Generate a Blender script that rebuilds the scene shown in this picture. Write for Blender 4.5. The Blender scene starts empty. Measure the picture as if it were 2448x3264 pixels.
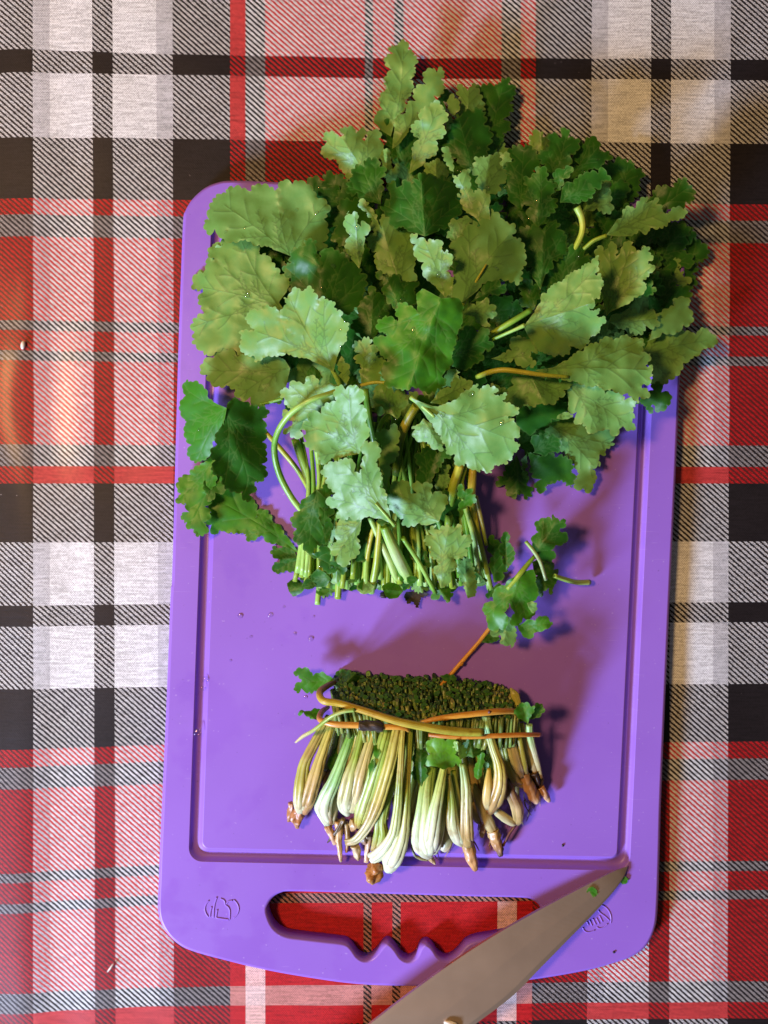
import bpy, bmesh, math, random
import numpy as np
from mathutils import Vector, Matrix, noise
from mathutils.geometry import delaunay_2d_cdt

R = math.radians
scene = bpy.context.scene
COL = scene.collection

# ------------------------------------------------------------------ camera
H = 0.46                       # camera height above the table
KK = 0.38157 / (2448 * H)      # metres per photo pixel per metre of depth
cam = bpy.data.cameras.new("camera")
cam.sensor_fit = 'HORIZONTAL'
cam.sensor_width = 36.0
cam.lens = 18.0 / (1224 * KK)
cam.clip_start = 0.01
cam.clip_end = 50
camo = bpy.data.objects.new("camera", cam)
camo.location = (0, 0, H)
COL.objects.link(camo)
scene.camera = camo

# ------------------------------------------------------------------ world and light
w = bpy.data.worlds.new("World")
scene.world = w
w.use_nodes = True
bg = w.node_tree.nodes["Background"]
bg.inputs[0].default_value = (1.0, 0.9, 0.84, 1)
bg.inputs[1].default_value = 0.07

def area(name, loc, target, size, power, color):
    l = bpy.data.lights.new(name, 'AREA')
    l.shape = 'RECTANGLE'
    l.size, l.size_y = size
    l.energy = power
    l.color = color
    o = bpy.data.objects.new(name, l)
    o.location = loc
    d = Vector(target) - Vector(loc)
    o.rotation_euler = d.to_track_quat('-Z', 'Y').to_euler()
    COL.objects.link(o)
    return o

# daylight from a window, low, from the lower left of the picture
DAZ, DEL, DD = R(230), R(25), 1.45
area("window_light", (DD*math.cos(DEL)*math.cos(DAZ) - .12, DD*math.cos(DEL)*math.sin(DAZ), DD*math.sin(DEL)),
     (-.05, 0, 0), (0.26, 0.24), 53, (0.54, 0.67, 1.0))
# warm ceiling bulb up on the left
LAZ, LEL, LD = R(163), R(57), 1.4
area("warm_lamp", (LD*math.cos(LEL)*math.cos(LAZ), LD*math.cos(LEL)*math.sin(LAZ), LD*math.sin(LEL)),
     (0, 0, 0), (0.20, 0.20), 15.8, (1.0, 0.56, 0.22))

scene.view_settings.view_transform = 'Standard'
scene.view_settings.look = 'None'
scene.view_settings.exposure = 0.0
scene.view_settings.gamma = 1.0
scene.cycles.max_bounces = 8
scene.cycles.transparent_max_bounces = 8

# ------------------------------------------------------------------ helpers
def at(x, y, z):
    """photo pixel -> point of the scene at height z (metres)"""
    s = KK * (H - z)
    return Vector(((x - 1224) * s, -(y - 1632) * s, z))

MM = 0.001
TOP = 0.010                    # top of the board

TILES = dict(A=(1000, 110, 2.765), B=(1560, 360, 2.765), C=(570, 540, 2.765), D=(1080, 640, 2.765),
             E=(1680, 700, 2.765), F=(560, 1080, 2.765), G=(1060, 1080, 2.765), H=(1560, 1060, 2.765),
             I=(900, 1460, 2.765), J=(1400, 1560, 2.765), K=(880, 2080, 3.456), L=(1300, 2080, 3.456),
             P=(500, 1200, 2.074), S=(0, 0, 1.0))

def tp(tile, p):
    ox, oy, s = TILES[tile]
    return (ox + p[0] / s, oy + p[1] / s)

def link(name, me, mat=None, parent=None, smooth=True):
    o = bpy.data.objects.new(name, me)
    COL.objects.link(o)
    if mat is not None:
        me.materials.append(mat)
    if parent is not None:
        o.parent = parent
        o.matrix_parent_inverse = parent.matrix_world.inverted()
    if smooth:
        me.polygons.foreach_set("use_smooth", [True] * len(me.polygons))
    return o

def thing(name, loc, label, cat, group=None):
    o = bpy.data.objects.new(name, None)
    o.empty_display_size = 0.02
    o.location = loc
    COL.objects.link(o)
    o.matrix_world = Matrix.Translation(loc)
    tag(o, label, cat, group)
    return o

def tag(o, label, cat, group=None):
    o["label"] = label
    o["category"] = cat
    if group:
        o["group"] = group

def catmull(pts, n):
    """pts: list of tuples; returns n samples through them"""
    P = np.array(pts, float)
    if len(P) == 2:
        t = np.linspace(0, 1, n)[:, None]
        return P[0] * (1 - t) + P[1] * t
    Q = np.vstack([2 * P[0] - P[1], P, 2 * P[-1] - P[-2]])
    out = []
    m = len(P) - 1
    for i in range(n):
        u = i / (n - 1) * m
        k = min(int(u), m - 1)
        t = u - k
        a, b, c, d = Q[k], Q[k + 1], Q[k + 2], Q[k + 3]
        out.append(.5 * ((2 * b) + (-a + c) * t + (2 * a - 5 * b + 4 * c - d) * t * t + (-a + 3 * b - 3 * c + d) * t ** 3))
    return np.array(out)

def smooth_closed(pts, per=6):
    P = np.array(pts, float)
    n = len(P)
    out = []
    for k in range(n):
        a, b, c, d = P[k - 1], P[k], P[(k + 1) % n], P[(k + 2) % n]
        for i in range(per):
            t = i / per
            out.append(.5 * ((2 * b) + (-a + c) * t + (2 * a - 5 * b + 4 * c - d) * t * t + (-a + 3 * b - 3 * c + d) * t ** 3))
    return np.array(out)

# ------------------------------------------------------------------ node helpers
class NT:
    def __init__(self, name):
        self.m = bpy.data.materials.new(name)
        self.m.use_nodes = True
        self.t = self.m.node_tree
        self.n = self.t.nodes
        self.b = self.n["Principled BSDF"]
        self.out = self.n["Material Output"]
    def new(self, typ, **kw):
        x = self.n.new(typ)
        for k, v in kw.items():
            setattr(x, k, v)
        return x
    def set(self, sock, v):
        if isinstance(v, bpy.types.NodeSocket):
            self.t.links.new(v, sock)
        elif hasattr(v, '__len__') and len(v) == 3 and sock.type == 'RGBA':
            sock.default_value = (*v, 1)
        else:
            sock.default_value = v
    def math(self, op, a, b=0.0, c=None, clamp=False):
        x = self.new('ShaderNodeMath', operation=op, use_clamp=clamp)
        self.set(x.inputs[0], a)
        self.set(x.inputs[1], b)
        if c is not None:
            self.set(x.inputs[2], c)
        return x.outputs[0]
    def mix(self, f, a, b, blend='MIX'):
        x = self.new('ShaderNodeMix', data_type='RGBA', blend_type=blend)
        self.set(x.inputs[0], f)
        self.set(x.inputs[6], a)
        self.set(x.inputs[7], b)
        return x.outputs[2]
    def ramp(self, v, a, b):
        x = self.new('ShaderNodeMapRange', interpolation_type='SMOOTHSTEP')
        self.set(x.inputs[0], v)
        x.inputs[1].default_value = a
        x.inputs[2].default_value = b
        return x.outputs[0]
    def coord(self, which='Object'):
        return self.new('ShaderNodeTexCoord').outputs[which]
    def noise(self, vec, scale, detail=2, rough=.5):
        x = self.new('ShaderNodeTexNoise')
        self.set(x.inputs['Vector'], vec)
        x.inputs['Scale'].default_value = scale
        x.inputs['Detail'].default_value = detail
        x.inputs['Roughness'].default_value = rough
        return x.outputs[0]
    def attr(self, name, out=0):
        return self.new('ShaderNodeAttribute', attribute_name=name).outputs[out]
    def bump(self, h, strength, dist):
        x = self.new('ShaderNodeBump')
        x.inputs['Strength'].default_value = strength
        x.inputs['Distance'].default_value = dist
        self.set(x.inputs['Height'], h)
        self.set(self.b.inputs['Normal'], x.outputs[0])
        return x.outputs[0]
    def p(self, **kw):
        for k, v in kw.items():
            self.set(self.b.inputs[k.replace('_', ' ')], v)

# ------------------------------------------------------------------ materials
def mat_cloth():
    T = NT("printed_plaid_cloth")
    co = T.coord()
    sep = T.new('ShaderNodeSeparateXYZ')
    T.set(sep.inputs[0], co)
    X, Y = sep.outputs[0], sep.outputs[1]
    jit = T.noise(co, 1100, 1)
    c = T.math('ADD', T.math('MULTIPLY', X, 0.88), Y)
    c = T.math('ADD', c, T.math('MULTIPLY', T.math('SUBTRACT', jit, .5), 0.0011))
    c = T.math('MULTIPLY', c, 1 / 0.00262)
    fr = T.math('FRACT', T.math('ADD', c, 500.0))
    tri = T.math('ABSOLUTE', T.math('SUBTRACT', fr, .5))      # 0 .. .5
    line = T.ramp(tri, .225, .315)                                # 1 = dark line
    tw = T.attr("twill", 2)
    ca, cb = T.attr("yarn_a"), T.attr("yarn_b")
    # woven ground: the pale yarn shows little grey specks, weft rows of dashes
    wv = T.math('MULTIPLY', T.math('SINE', T.math('MULTIPLY', Y, 2 * math.pi / 0.00125)),
                T.math('SINE', T.math('MULTIPLY', X, 2 * math.pi / 0.0011)))
    fib = T.noise(co, 900, 3, .7)
    mp = T.new('ShaderNodeMapping')
    T.set(mp.inputs[0], co)
    mp.inputs['Scale'].default_value = (90, 900, 1)
    slub = T.noise(mp.outputs[0], 1.0, 3, .6)
    weave = T.math('ADD', T.math('MULTIPLY', wv, .22), T.math('ADD', T.math('MULTIPLY', fib, .9), T.math('MULTIPLY', slub, .9)))
    spk = T.ramp(weave, .62, 1.15)                              # 0 dark specks .. 1 clean
    g = T.math('ADD', .50, T.math('MULTIPLY', spk, .54))
    comb = T.new('ShaderNodeCombineColor')
    for i in range(3):
        T.set(comb.inputs[i], g)
    # the pale yarn of the twill shows crosswise dashes
    ds = T.math('SINE', T.math('MULTIPLY', T.math('SUBTRACT', Y, T.math('MULTIPLY', X, .35)), 2 * math.pi / 0.00105))
    ds = T.math('MULTIPLY', T.ramp(T.math('ADD', ds, T.math('MULTIPLY', T.noise(co, 1500, 1), 1.6)), .1, 1.5), .30)
    ds = T.math('SUBTRACT', 1.0, T.math('MULTIPLY', ds, tw))
    cd = T.new('ShaderNodeCombineColor')
    for i in range(3):
        T.set(cd.inputs[i], T.math('MULTIPLY', g, ds))
    pale = T.mix(1.0, cb, cd.outputs[0], 'MULTIPLY')
    dark = T.mix(1.0, ca, T.mix(.75, comb.outputs[0], (1, 1, 1)), 'MULTIPLY')
    col = T.mix(T.math('MULTIPLY', line, tw), pale, dark)
    # dust and pale wear flecks
    fl = T.ramp(T.noise(co, 420, 2), .735, .78)
    fl = T.math('MULTIPLY', fl, T.ramp(T.noise(co, 14, 2), .5, .68))
    col = T.mix(T.math('MULTIPLY', fl, .5), col, (.55, .5, .48))
    rough = T.math('ADD', .38, T.math('MULTIPLY', T.noise(co, 25, 2), .2))
    T.p(Base_Color=col, Roughness=rough)
    T.b.inputs['Specular IOR Level'].default_value = .22
    T.b.inputs['Coat Weight'].default_value = .10
    T.b.inputs['Coat Roughness'].default_value = .18
    T.bump(T.math('ADD', weave, T.math('MULTIPLY', T.noise(co, 60, 2), .8)), .35, .0003)
    return T.m

def mat_board():
    T = NT("purple_plastic")
    co = T.coord()
    n1 = T.noise(co, 9, 3)
    n2 = T.noise(co, 2600, 2)
    col = T.mix(T.ramp(n1, .3, .7), (.252, .122, .555), (.288, .143, .63))
    # knife scratches: thin stretched streaks in three directions
    sc = 0.0
    for ang, sx, sy in ((28, 45, 1500), (-20, 60, 1700), (80, 70, 1600)):
        mp = T.new('ShaderNodeMapping')
        T.set(mp.inputs[0], co)
        mp.inputs['Scale'].default_value = (sx, sy, 1)
        mp.inputs['Rotation'].default_value = (0, 0, R(ang))
        s1 = T.ramp(T.noise(mp.outputs[0], 1, 2), .68, .76)
        s1 = T.math('MULTIPLY', s1, T.ramp(T.noise(co, 16 + ang * .1, 2), .44, .66))
        sc = T.math('MAXIMUM', s1, sc)
    col = T.mix(T.math('MULTIPLY', sc, .26), col, (.50, .34, .76))
    # green juice and grime smears, faint
    sm = T.ramp(T.noise(co, 26, 5, .7), .60, .74)
    col = T.mix(T.math('MULTIPLY', sm, .10), col, (.10, .10, .12))
    spk = T.ramp(T.noise(co, 520, 1), .74, .79)  # pale wear specks, with tiny glints put into the colour
    col = T.mix(T.math('MULTIPLY', spk, .22), col, (.62, .5, .82))
    pit = T.ramp(T.noise(co, 610, 1), .755, .80)
    col = T.mix(T.math('MULTIPLY', pit, .30), col, (.07, .04, .12))
    wet = T.ramp(T.noise(co, 30, 4, .6), .50, .60)
    rough = T.math('SUBTRACT', T.math('ADD', .36, T.math('MULTIPLY', T.noise(co, 40, 3), .18)), T.math('MULTIPLY', wet, .14))
    T.p(Base_Color=col, Roughness=rough)
    T.b.inputs['Specular IOR Level'].default_value = .4
    T.b.inputs['Subsurface Weight'].default_value = .0
    T.bump(T.math('SUBTRACT', T.math('MULTIPLY', n2, .5), sc), .25, .00012)
    return T.m

def mat_leaf(name, up, low, trans=.20):
    T = NT(name)
    co = T.coord()
    geo = T.new('ShaderNodeNewGeometry')
    rnd = T.new('ShaderNodeObjectInfo').outputs['Random']
    n = T.noise(co, 130, 3, .6)
    n2 = T.noise(co, 520, 2)
    vd = T.attr("vein", 2)
    ed = T.attr("rim", 2)
    hue = T.ramp(rnd, 0, 1)
    u = T.mix(hue, up, (up[0] * 1.5, up[1] * 1.12, up[2] * .8))
    l = T.mix(hue, low, (low[0] * 1.18, low[1] * .95, low[2] * .7))
    u = T.mix(T.ramp(n, .35, .7), u, (up[0] * .7, up[1] * .72, up[2] * .8))
    l = T.mix(T.ramp(n, .35, .7), l, (low[0] * .86, low[1] * .9, low[2] * .75))
    u = T.mix(T.math('MULTIPLY', n2, .25), u, (up[0] * 1.9, up[1] * 1.4, up[2] * 1.4))
    # veins: a touch paler above, darker lines below
    vm = T.math('SUBTRACT', 1.0, T.ramp(vd, .15, 1.7))
    u = T.mix(T.math('MULTIPLY', vm, .30), u, (.13, .26, .06))
    l = T.mix(T.math('MULTIPLY', vm, .46), l, (.06, .13, .03))
    # paler rim of the blade
    rm = T.math('SUBTRACT', 1.0, T.ramp(ed, .6, 5.0))
    u = T.mix(T.math('MULTIPLY', rm, .30), u, (.14, .26, .05))
    l = T.mix(T.math('MULTIPLY', rm, .30), l, (.26, .36, .10))
    col = T.mix(geo.outputs['Backfacing'], u, l)
    rough = T.math('ADD', .36, T.math('MULTIPLY', n, .22))
    T.p(Base_Color=col, Roughness=rough)
    T.set(T.b.inputs['Specular IOR Level'], T.math('ADD', .30, T.math('MULTIPLY', geo.outputs['Backfacing'], .14)))
    T.b.inputs['Coat Weight'].default_value = .10
    T.b.inputs['Coat Roughness'].default_value = .30
    T.b.inputs['Coat IOR'].default_value = 1.33
    pk = T.math('ADD', T.math('MULTIPLY', n, .6), T.math('MULTIPLY', T.ramp(vd, 0, 5), .55))
    nm = T.bump(T.math('ADD', pk, T.math('MULTIPLY', n2, .25)), .26, .0004)
    tr = T.new('ShaderNodeBsdfTranslucent')
    T.set(tr.inputs[0], T.mix(1.0, col, (1.5, 1.35, .5), 'MULTIPLY'))
    ms = T.new('ShaderNodeMixShader')
    ms.inputs[0].default_value = trans
    T.t.links.new(T.b.outputs[0], ms.inputs[1])
    T.t.links.new(tr.outputs[0], ms.inputs[2])
    T.t.links.new(ms.outputs[0], T.out.inputs[0])
    return T.m

def mat_stem():
    T = NT("stem_flesh")
    col = T.attr("tint")
    co = T.coord()
    st = T.attr("streak", 2)
    n = T.noise(co, 180, 3, .6)
    s = T.new('ShaderNodeTexNoise')
    cb = T.new('ShaderNodeCombineXYZ')
    T.set(cb.inputs[0], T.math('MULTIPLY', st, 1.3))
    T.set(cb.inputs[1], T.math('MULTIPLY', T.attr("along", 2), .16))
    T.set(cb.inputs[2], T.math('MULTIPLY', T.new('ShaderNodeObjectInfo').outputs['Random'], 40.0))
    T.set(s.inputs['Vector'], cb.outputs[0])
    s.inputs['Scale'].default_value = 1.6
    s.inputs['Detail'].default_value = 3
    k = T.math('ADD', .30, T.math('ADD', T.math('MULTIPLY', s.outputs[0], .90), T.math('MULTIPLY', n, .40)))
    cc = T.new('ShaderNodeCombineColor')
    for i in range(3):
        T.set(cc.inputs[i], k)
    blot = T.ramp(T.noise(co, 95, 4, .65), .56, .70)
    col = T.mix(T.math('MULTIPLY', blot, .45), col, T.mix(1.0, col, (.62, .42, .22), 'MULTIPLY'))
    T.p(Base_Color=T.mix(1.0, col, cc.outputs[0], 'MULTIPLY'), Roughness=T.math('ADD', .26, T.math('MULTIPLY', n, .25)))
    T.b.inputs['Subsurface Weight'].default_value = .12
    T.b.inputs['Subsurface Radius'].default_value = (1, 1, .4)
    T.b.inputs['Subsurface Scale'].default_value = .002
    T.bump(T.math('ADD', s.outputs[0], T.math('MULTIPLY', n, .6)), .5, .0004)
    return T.m

def mat_steel():
    T = NT("brushed_steel")
    co = T.coord()
    mp = T.new('ShaderNodeMapping')
    T.set(mp.inputs[0], co)
    mp.inputs['Rotation'].default_value = (0, 0, R(52))
    mp.inputs['Scale'].default_value = (2400, 60, 1)
    n = T.noise(mp.outputs[0], 1, 2)
    sm = T.noise(co, 22, 4, .6)
    T.p(Base_Color=T.mix(sm, (.50, .38, .265), (.62, .485, .35)), Metallic=.9,
        Roughness=T.math('ADD', .40, T.math('MULTIPLY', sm, .14)))
    T.bump(n, .05, .0001)
    return T.m

def mat_plain(name, col, rough=.5, spec=.5, var=.15, scale=300, bump=.2):
    T = NT(name)
    co = T.coord()
    n = T.noise(co, scale, 3, .6)
    T.p(Base_Color=T.mix(n, tuple(c * (1 - var) for c in col), tuple(min(1, c * (1 + var)) for c in col)), Roughness=rough)
    T.b.inputs['Specular IOR Level'].default_value = spec
    T.bump(n, bump, .0003)
    return T.m

def mat_water():
    T = NT("water")
    g = T.new('ShaderNodeBsdfGlossy')
    g.inputs['Roughness'].default_value = .04
    t = T.new('ShaderNodeBsdfTransparent')
    t.inputs[0].default_value = (.98, .98, .98, 1)
    f = T.new('ShaderNodeFresnel')
    f.inputs[0].default_value = 1.12
    fa = T.math('ADD', f.outputs[0], .05)
    ms = T.new('ShaderNodeMixShader')
    T.t.links.new(fa, ms.inputs[0])
    T.t.links.new(t.outputs[0], ms.inputs[1])
    T.t.links.new(g.outputs[0], ms.inputs[2])
    T.t.links.new(ms.outputs[0], T.out.inputs[0])
    return T.m

M_CLOTH, M_BOARD = mat_cloth(), mat_board()
M_LEAF = mat_leaf("leaf_blade", (.022, .135, .009), (.158, .380, .088))
M_YOUNG = mat_leaf("young_leaf_blade", (.036, .205, .010), (.23, .48, .14))
M_LIME = mat_leaf('lime_leaf_blade', (.085, .31, .016), (.24, .48, .12))
M_STEM, M_STEEL = mat_stem(), mat_steel()
M_WATER = mat_water()
M_SOIL = mat_plain("dark_soil", (.03, .022, .012), .6, .4, .6)
M_RICE = mat_plain("rice", (.75, .72, .62), .4)
M_BARK = mat_plain("dark_bark", (.03, .022, .02), .45, .5, .5)
M_GRIP = mat_plain("black_handle", (.02, .02, .022), .4)

# ------------------------------------------------------------------ tablecloth
def make_cloth():
    per_x, per_y = 1780, 1766
    cols = [(-72, -70, 'B'), (107, 106, 'W'), (295, 302, 'B'), (359, 367, 'W'), (550, 553, 'B'), (733, 733, 'r'), (782, 782, 'G'),
            (845, 845, 'R'), (1163, 1158, 'g'), (1189, 1184, 'R'), (1257, 1250, 'g'), (1287, 1276, 'R'),
            (1600, 1584, 'G'), (1661, 1646, 'R')]
    shades = {107: 52, 359: 52}
    rows = [((-42, -30, -25, -20), 'W'), ((157, 172, 183, 190), 'B'), ((232, 238, 248, 256), 'W'), ((437, 441, 450, 458), 'B'),
            ((631, 636, 642, 650), 'R'), ((682, 688, 695, 702), 'G'), ((753, 758, 765, 774), 'R'),
            ((1020, 1026, 1032, 1040), 'g'), ((1051, 1059, 1062, 1068), 'R'), ((1116, 1123, 1130, 1136), 'g'),
            ((1148, 1153, 1160, 1166), 'R'), ((1416, 1418, 1419, 1420), 'G'), ((1486, 1486, 1487, 1488), 'r'),
            ((1541, 1541, 1541, 1541), 'B'), ((1729, 1729, 1727, 1726), 'W'), ((1932, 1926, 1922, 1920), 'B'),
            ((1999, 1992, 1987, 1984), 'W'), ((2199, 2190, 2184, 2181), 'B'), ((2392, 2376, 2368, 2365), 'R'),
            ((2449, 2429, 2422, 2419), 'G'), ((2518, 2502, 2492, 2487), 'R'), ((2786, 2760, 2750, 2745), 'g'),
            ((2816, 2793, 2785, 2777), 'R'), ((2883, 2856, 2845, 2838), 'g'), ((2914, 2887, 2876, 2867), 'R'),
            ((3170, 3150, 3138, 3127), 'G'), ((3236, 3210, 3204, 3193), 'r'), ((3300, 3275, 3260, 3245), 'B')]
    # full list of column lines, with repeats; W columns get grey selvedge strips
    cl = []
    for rep in (-1, 0, 1):
        for i, (a, b, t) in enumerate(cols):
            o = rep * per_x
            sh = 0 if rep == 0 else 0
            aa, bb = a + o, b + o - (14 if rep == 1 else 0)
            cl.append((aa, bb, t))
            if t == 'W':
                nxt = cols[i + 1][0] - a
                if a == 107:
                    cl[-1] = (aa, bb, 'w')
                    cl.append((aa + 52, bb + 52, 'W'))
                else:
                    cl.append((aa + nxt - 52, bb + nxt - 52, 'w'))
    cl.sort()
    rl = []
    for a, t in rows:
        rl.append((a, t))
    for a, t in rows[:-1]:
        s = tuple(v - 3538 for v in a)
        if s[1] < -60 and s[1] > -1600:
            rl.append((s, t))
        s = tuple(v + 3520 for v in a)
        if s[1] > 3300 and s[1] < 4900:
            rl.append((s, t))
    rl.sort(key=lambda q: q[0][1])
    # subdivide
    def sub(lines, mx, get):
        out = []
        for i in range(len(lines)):
            out.append(lines[i])
            if i + 1 < len(lines):
                p, q = np.array(get(lines[i]), float), np.array(get(lines[i + 1]), float)
                k = max(1, int(np.max(np.abs(q - p)) / mx))
                for j in range(1, k):
                    v = p + (q - p) * j / k
                    out.append((*v, lines[i][-1]) if len(lines[i]) == 3 else (tuple(v), lines[i][-1]))
        return out
    cl = sub(cl, 45, lambda l: l[:2])
    rl = sub(rl, 45, lambda l: l[0])
    xs = [-900, 0, 500, 1250, 2400, 3400]
    def rowy(a, x):
        ext = [a[0] + (a[0] - a[1]) * .3, *a, a[3]]
        return float(np.interp(x, xs, ext))
    verts, cell = [], []
    nx, ny = len(cl), len(rl)
    for j in range(ny):
        for i in range(nx):
            y = rl[j][0][1]
            for _ in range(3):
                x = cl[i][0] + (cl[i][1] - cl[i][0]) * y / 3264
                y = rowy(rl[j][0], x)
            p = at(x, y, .0020)
            z = .0034 + .0014 * noise.noise((p.x * 9, p.y * 7, 1.3)) + .0007 * noise.noise((p.x * 34, p.y * 30, 4.1))
            # ripples added towards the left side, shaped to catch the lamp as glare
            lf = max(0.0, (-.115 - p.x) / .08)
            z += .0010 * min(lf, 1.5) * math.sin(p.x * 170 + 1.5 * noise.noise((p.y * 9, 0, 0)) + .4)
            verts.append((p.x, p.y, z - .0018))
    C = dict(drd=(.085, .014, .013), wht=(.77, .81, .81), wh2=(.56, .585, .60), wh3=(.60, .62, .61), blk=(.016, .013, .014), red=(.50, .016, .018), sal=(.54, .055, .055),
             gry=(.30, .285, .275), pnk=(.78, .50, .44), pk2=(.58, .25, .21), tan=(.50, .24, .17), lpk=(.80, .60, .55))
    def pair(c, r):
        if c == 'w' :
            W2 = 'wh2'; c = 'W'
        else:
            W2 = 'wht'
        k = {c, r}
        if c == 'W' and r == 'W': return (W2, W2, 0)
        if k <= {'W', 'B'} and len(k) == 2: return ('blk', 'wh3', 1)
        if k == {'B'}: return ('blk', 'blk', 0)
        if k == {'W', 'R'}: return ('red', W2, .95)
        if k == {'W', 'r'}: return ('sal', 'sal' , 0)
        if k <= {'B', 'R', 'r'} and 'B' in k: return ('blk' if r == 'B' else 'drd', 'red', 1)
        if k <= {'R', 'r'}: return ('red', 'red', 0)
        if 'W' in k: return ('blk', W2, 1)
        if 'B' in k: return ('blk', 'gry', 1)
        if c == 'g' or r == 'g': return ('blk', 'tan', 1)
        if k == {'G'}: return ('lpk', 'lpk', 0)
        if c == 'G': return ('pnk', 'pnk', 0)
        return ('pk2', 'pk2', 0)
    faces, A, B, TW = [], [], [], []
    for j in range(ny - 1):
        for i in range(nx - 1):
            a, b, t = pair(cl[i][-1], rl[j][-1])
            faces.append((j * nx + i, (j + 1) * nx + i, (j + 1) * nx + i + 1, j * nx + i + 1))
            for _ in range(4):
                A += [*C[a], 1]
                B += [*C[b], 1]
                TW.append(float(t))
    me = bpy.data.meshes.new("tablecloth")
    me.from_pydata(verts, [], faces)
    me.attributes.new("yarn_a", 'FLOAT_COLOR', 'CORNER').data.foreach_set("color", A)
    me.attributes.new("yarn_b", 'FLOAT_COLOR', 'CORNER').data.foreach_set("color", B)
    me.attributes.new("twill", 'FLOAT', 'CORNER').data.foreach_set("value", TW)
    o = link("tablecloth", me, M_CLOTH)
    tag(o, "red, black and white plaid tablecloth spread under the purple cutting board", "tablecloth")
    return o

make_cloth()

# ------------------------------------------------------------------ cutting board
def loop_world(pts, z):
    return np.array([at(x, y, z)[:2] for x, y in pts])

def offset_loop(L, d):
    """inward offset (L clockwise or not, sign chosen by area)"""
    n = len(L)
    ar = 0.5 * np.sum(L[:, 0] * np.roll(L[:, 1], -1) - np.roll(L[:, 0], -1) * L[:, 1])
    t = np.roll(L, -1, 0) - np.roll(L, 1, 0)
    t /= np.linalg.norm(t, axis=1)[:, None] + 1e-12
    nrm = np.stack([-t[:, 1], t[:, 0]], 1) * (1 if ar > 0 else -1)
    return L + nrm * d

def rounded_quad(c, rad, seg=8):
    c = [Vector(p) for p in c]
    out = []
    for i in range(4):
        p, a, b = c[i], c[i - 1], c[(i + 1) % 4]
        u, v = (a - p).normalized(), (b - p).normalized()
        s, e = p + u * rad, p + v * rad
        ctr = p + (u + v) * rad
        for k in range(seg + 1):
            t = k / seg * math.pi / 2
            q = ctr - v * rad * math.cos(t) - u * rad * math.sin(t)
            out.append((q.x, q.y))
    return np.array(out)

BOARD_OUT = [(583, 703), (590, 672), (612, 635), (650, 600), (690, 582), (740, 575), (877, 580), (1105, 591), (1400, 606), (1700, 621),
             (1980, 634), (2080, 641), (2140, 665), (2178, 715), (2186, 790), (2182, 900), (2168, 1200), (2154, 1529), (2136, 1905), (2110, 2500),
             (2104, 2700), (2098, 2880), (2089, 2955), (2062, 3012), (2020, 3046), (1965, 3067), (1867, 3094), (1687, 3124),
             (1500, 3139), (1314, 3143), (1140, 3137), (988, 3117), (847, 3092), (733, 3065), (608, 3030), (554, 2998),
             (519, 2955), (503, 2900), (506, 2800), (510, 2693), (529, 2263), (543, 1899), (549, 1800), (567, 1144), (577, 850)]
HOLE = [(853, 2905), (858, 2880), (872, 2860), (896, 2847), (930, 2843), (1100, 2847), (1300, 2853), (1500, 2859), (1660, 2863), (1700, 2872), (1722, 2892),
        (1728, 2920), (1712, 2948), (1670, 2966), (1577, 2984), (1520, 2994), (1487, 3008), (1462, 3036), (1440, 3054), (1420, 3058), (1398, 3046), (1378, 3018),
        (1358, 3006), (1340, 3018), (1325, 3048), (1303, 3060), (1280, 3050), (1260, 3022), (1240, 3004), (1222, 3010), (1200, 3038),
        (1180, 3054), (1160, 3057), (1140, 3045), (1122, 3020), (1100, 3004), (1040, 2996), (972, 2988), (910, 2978), (872, 2951)]

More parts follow.
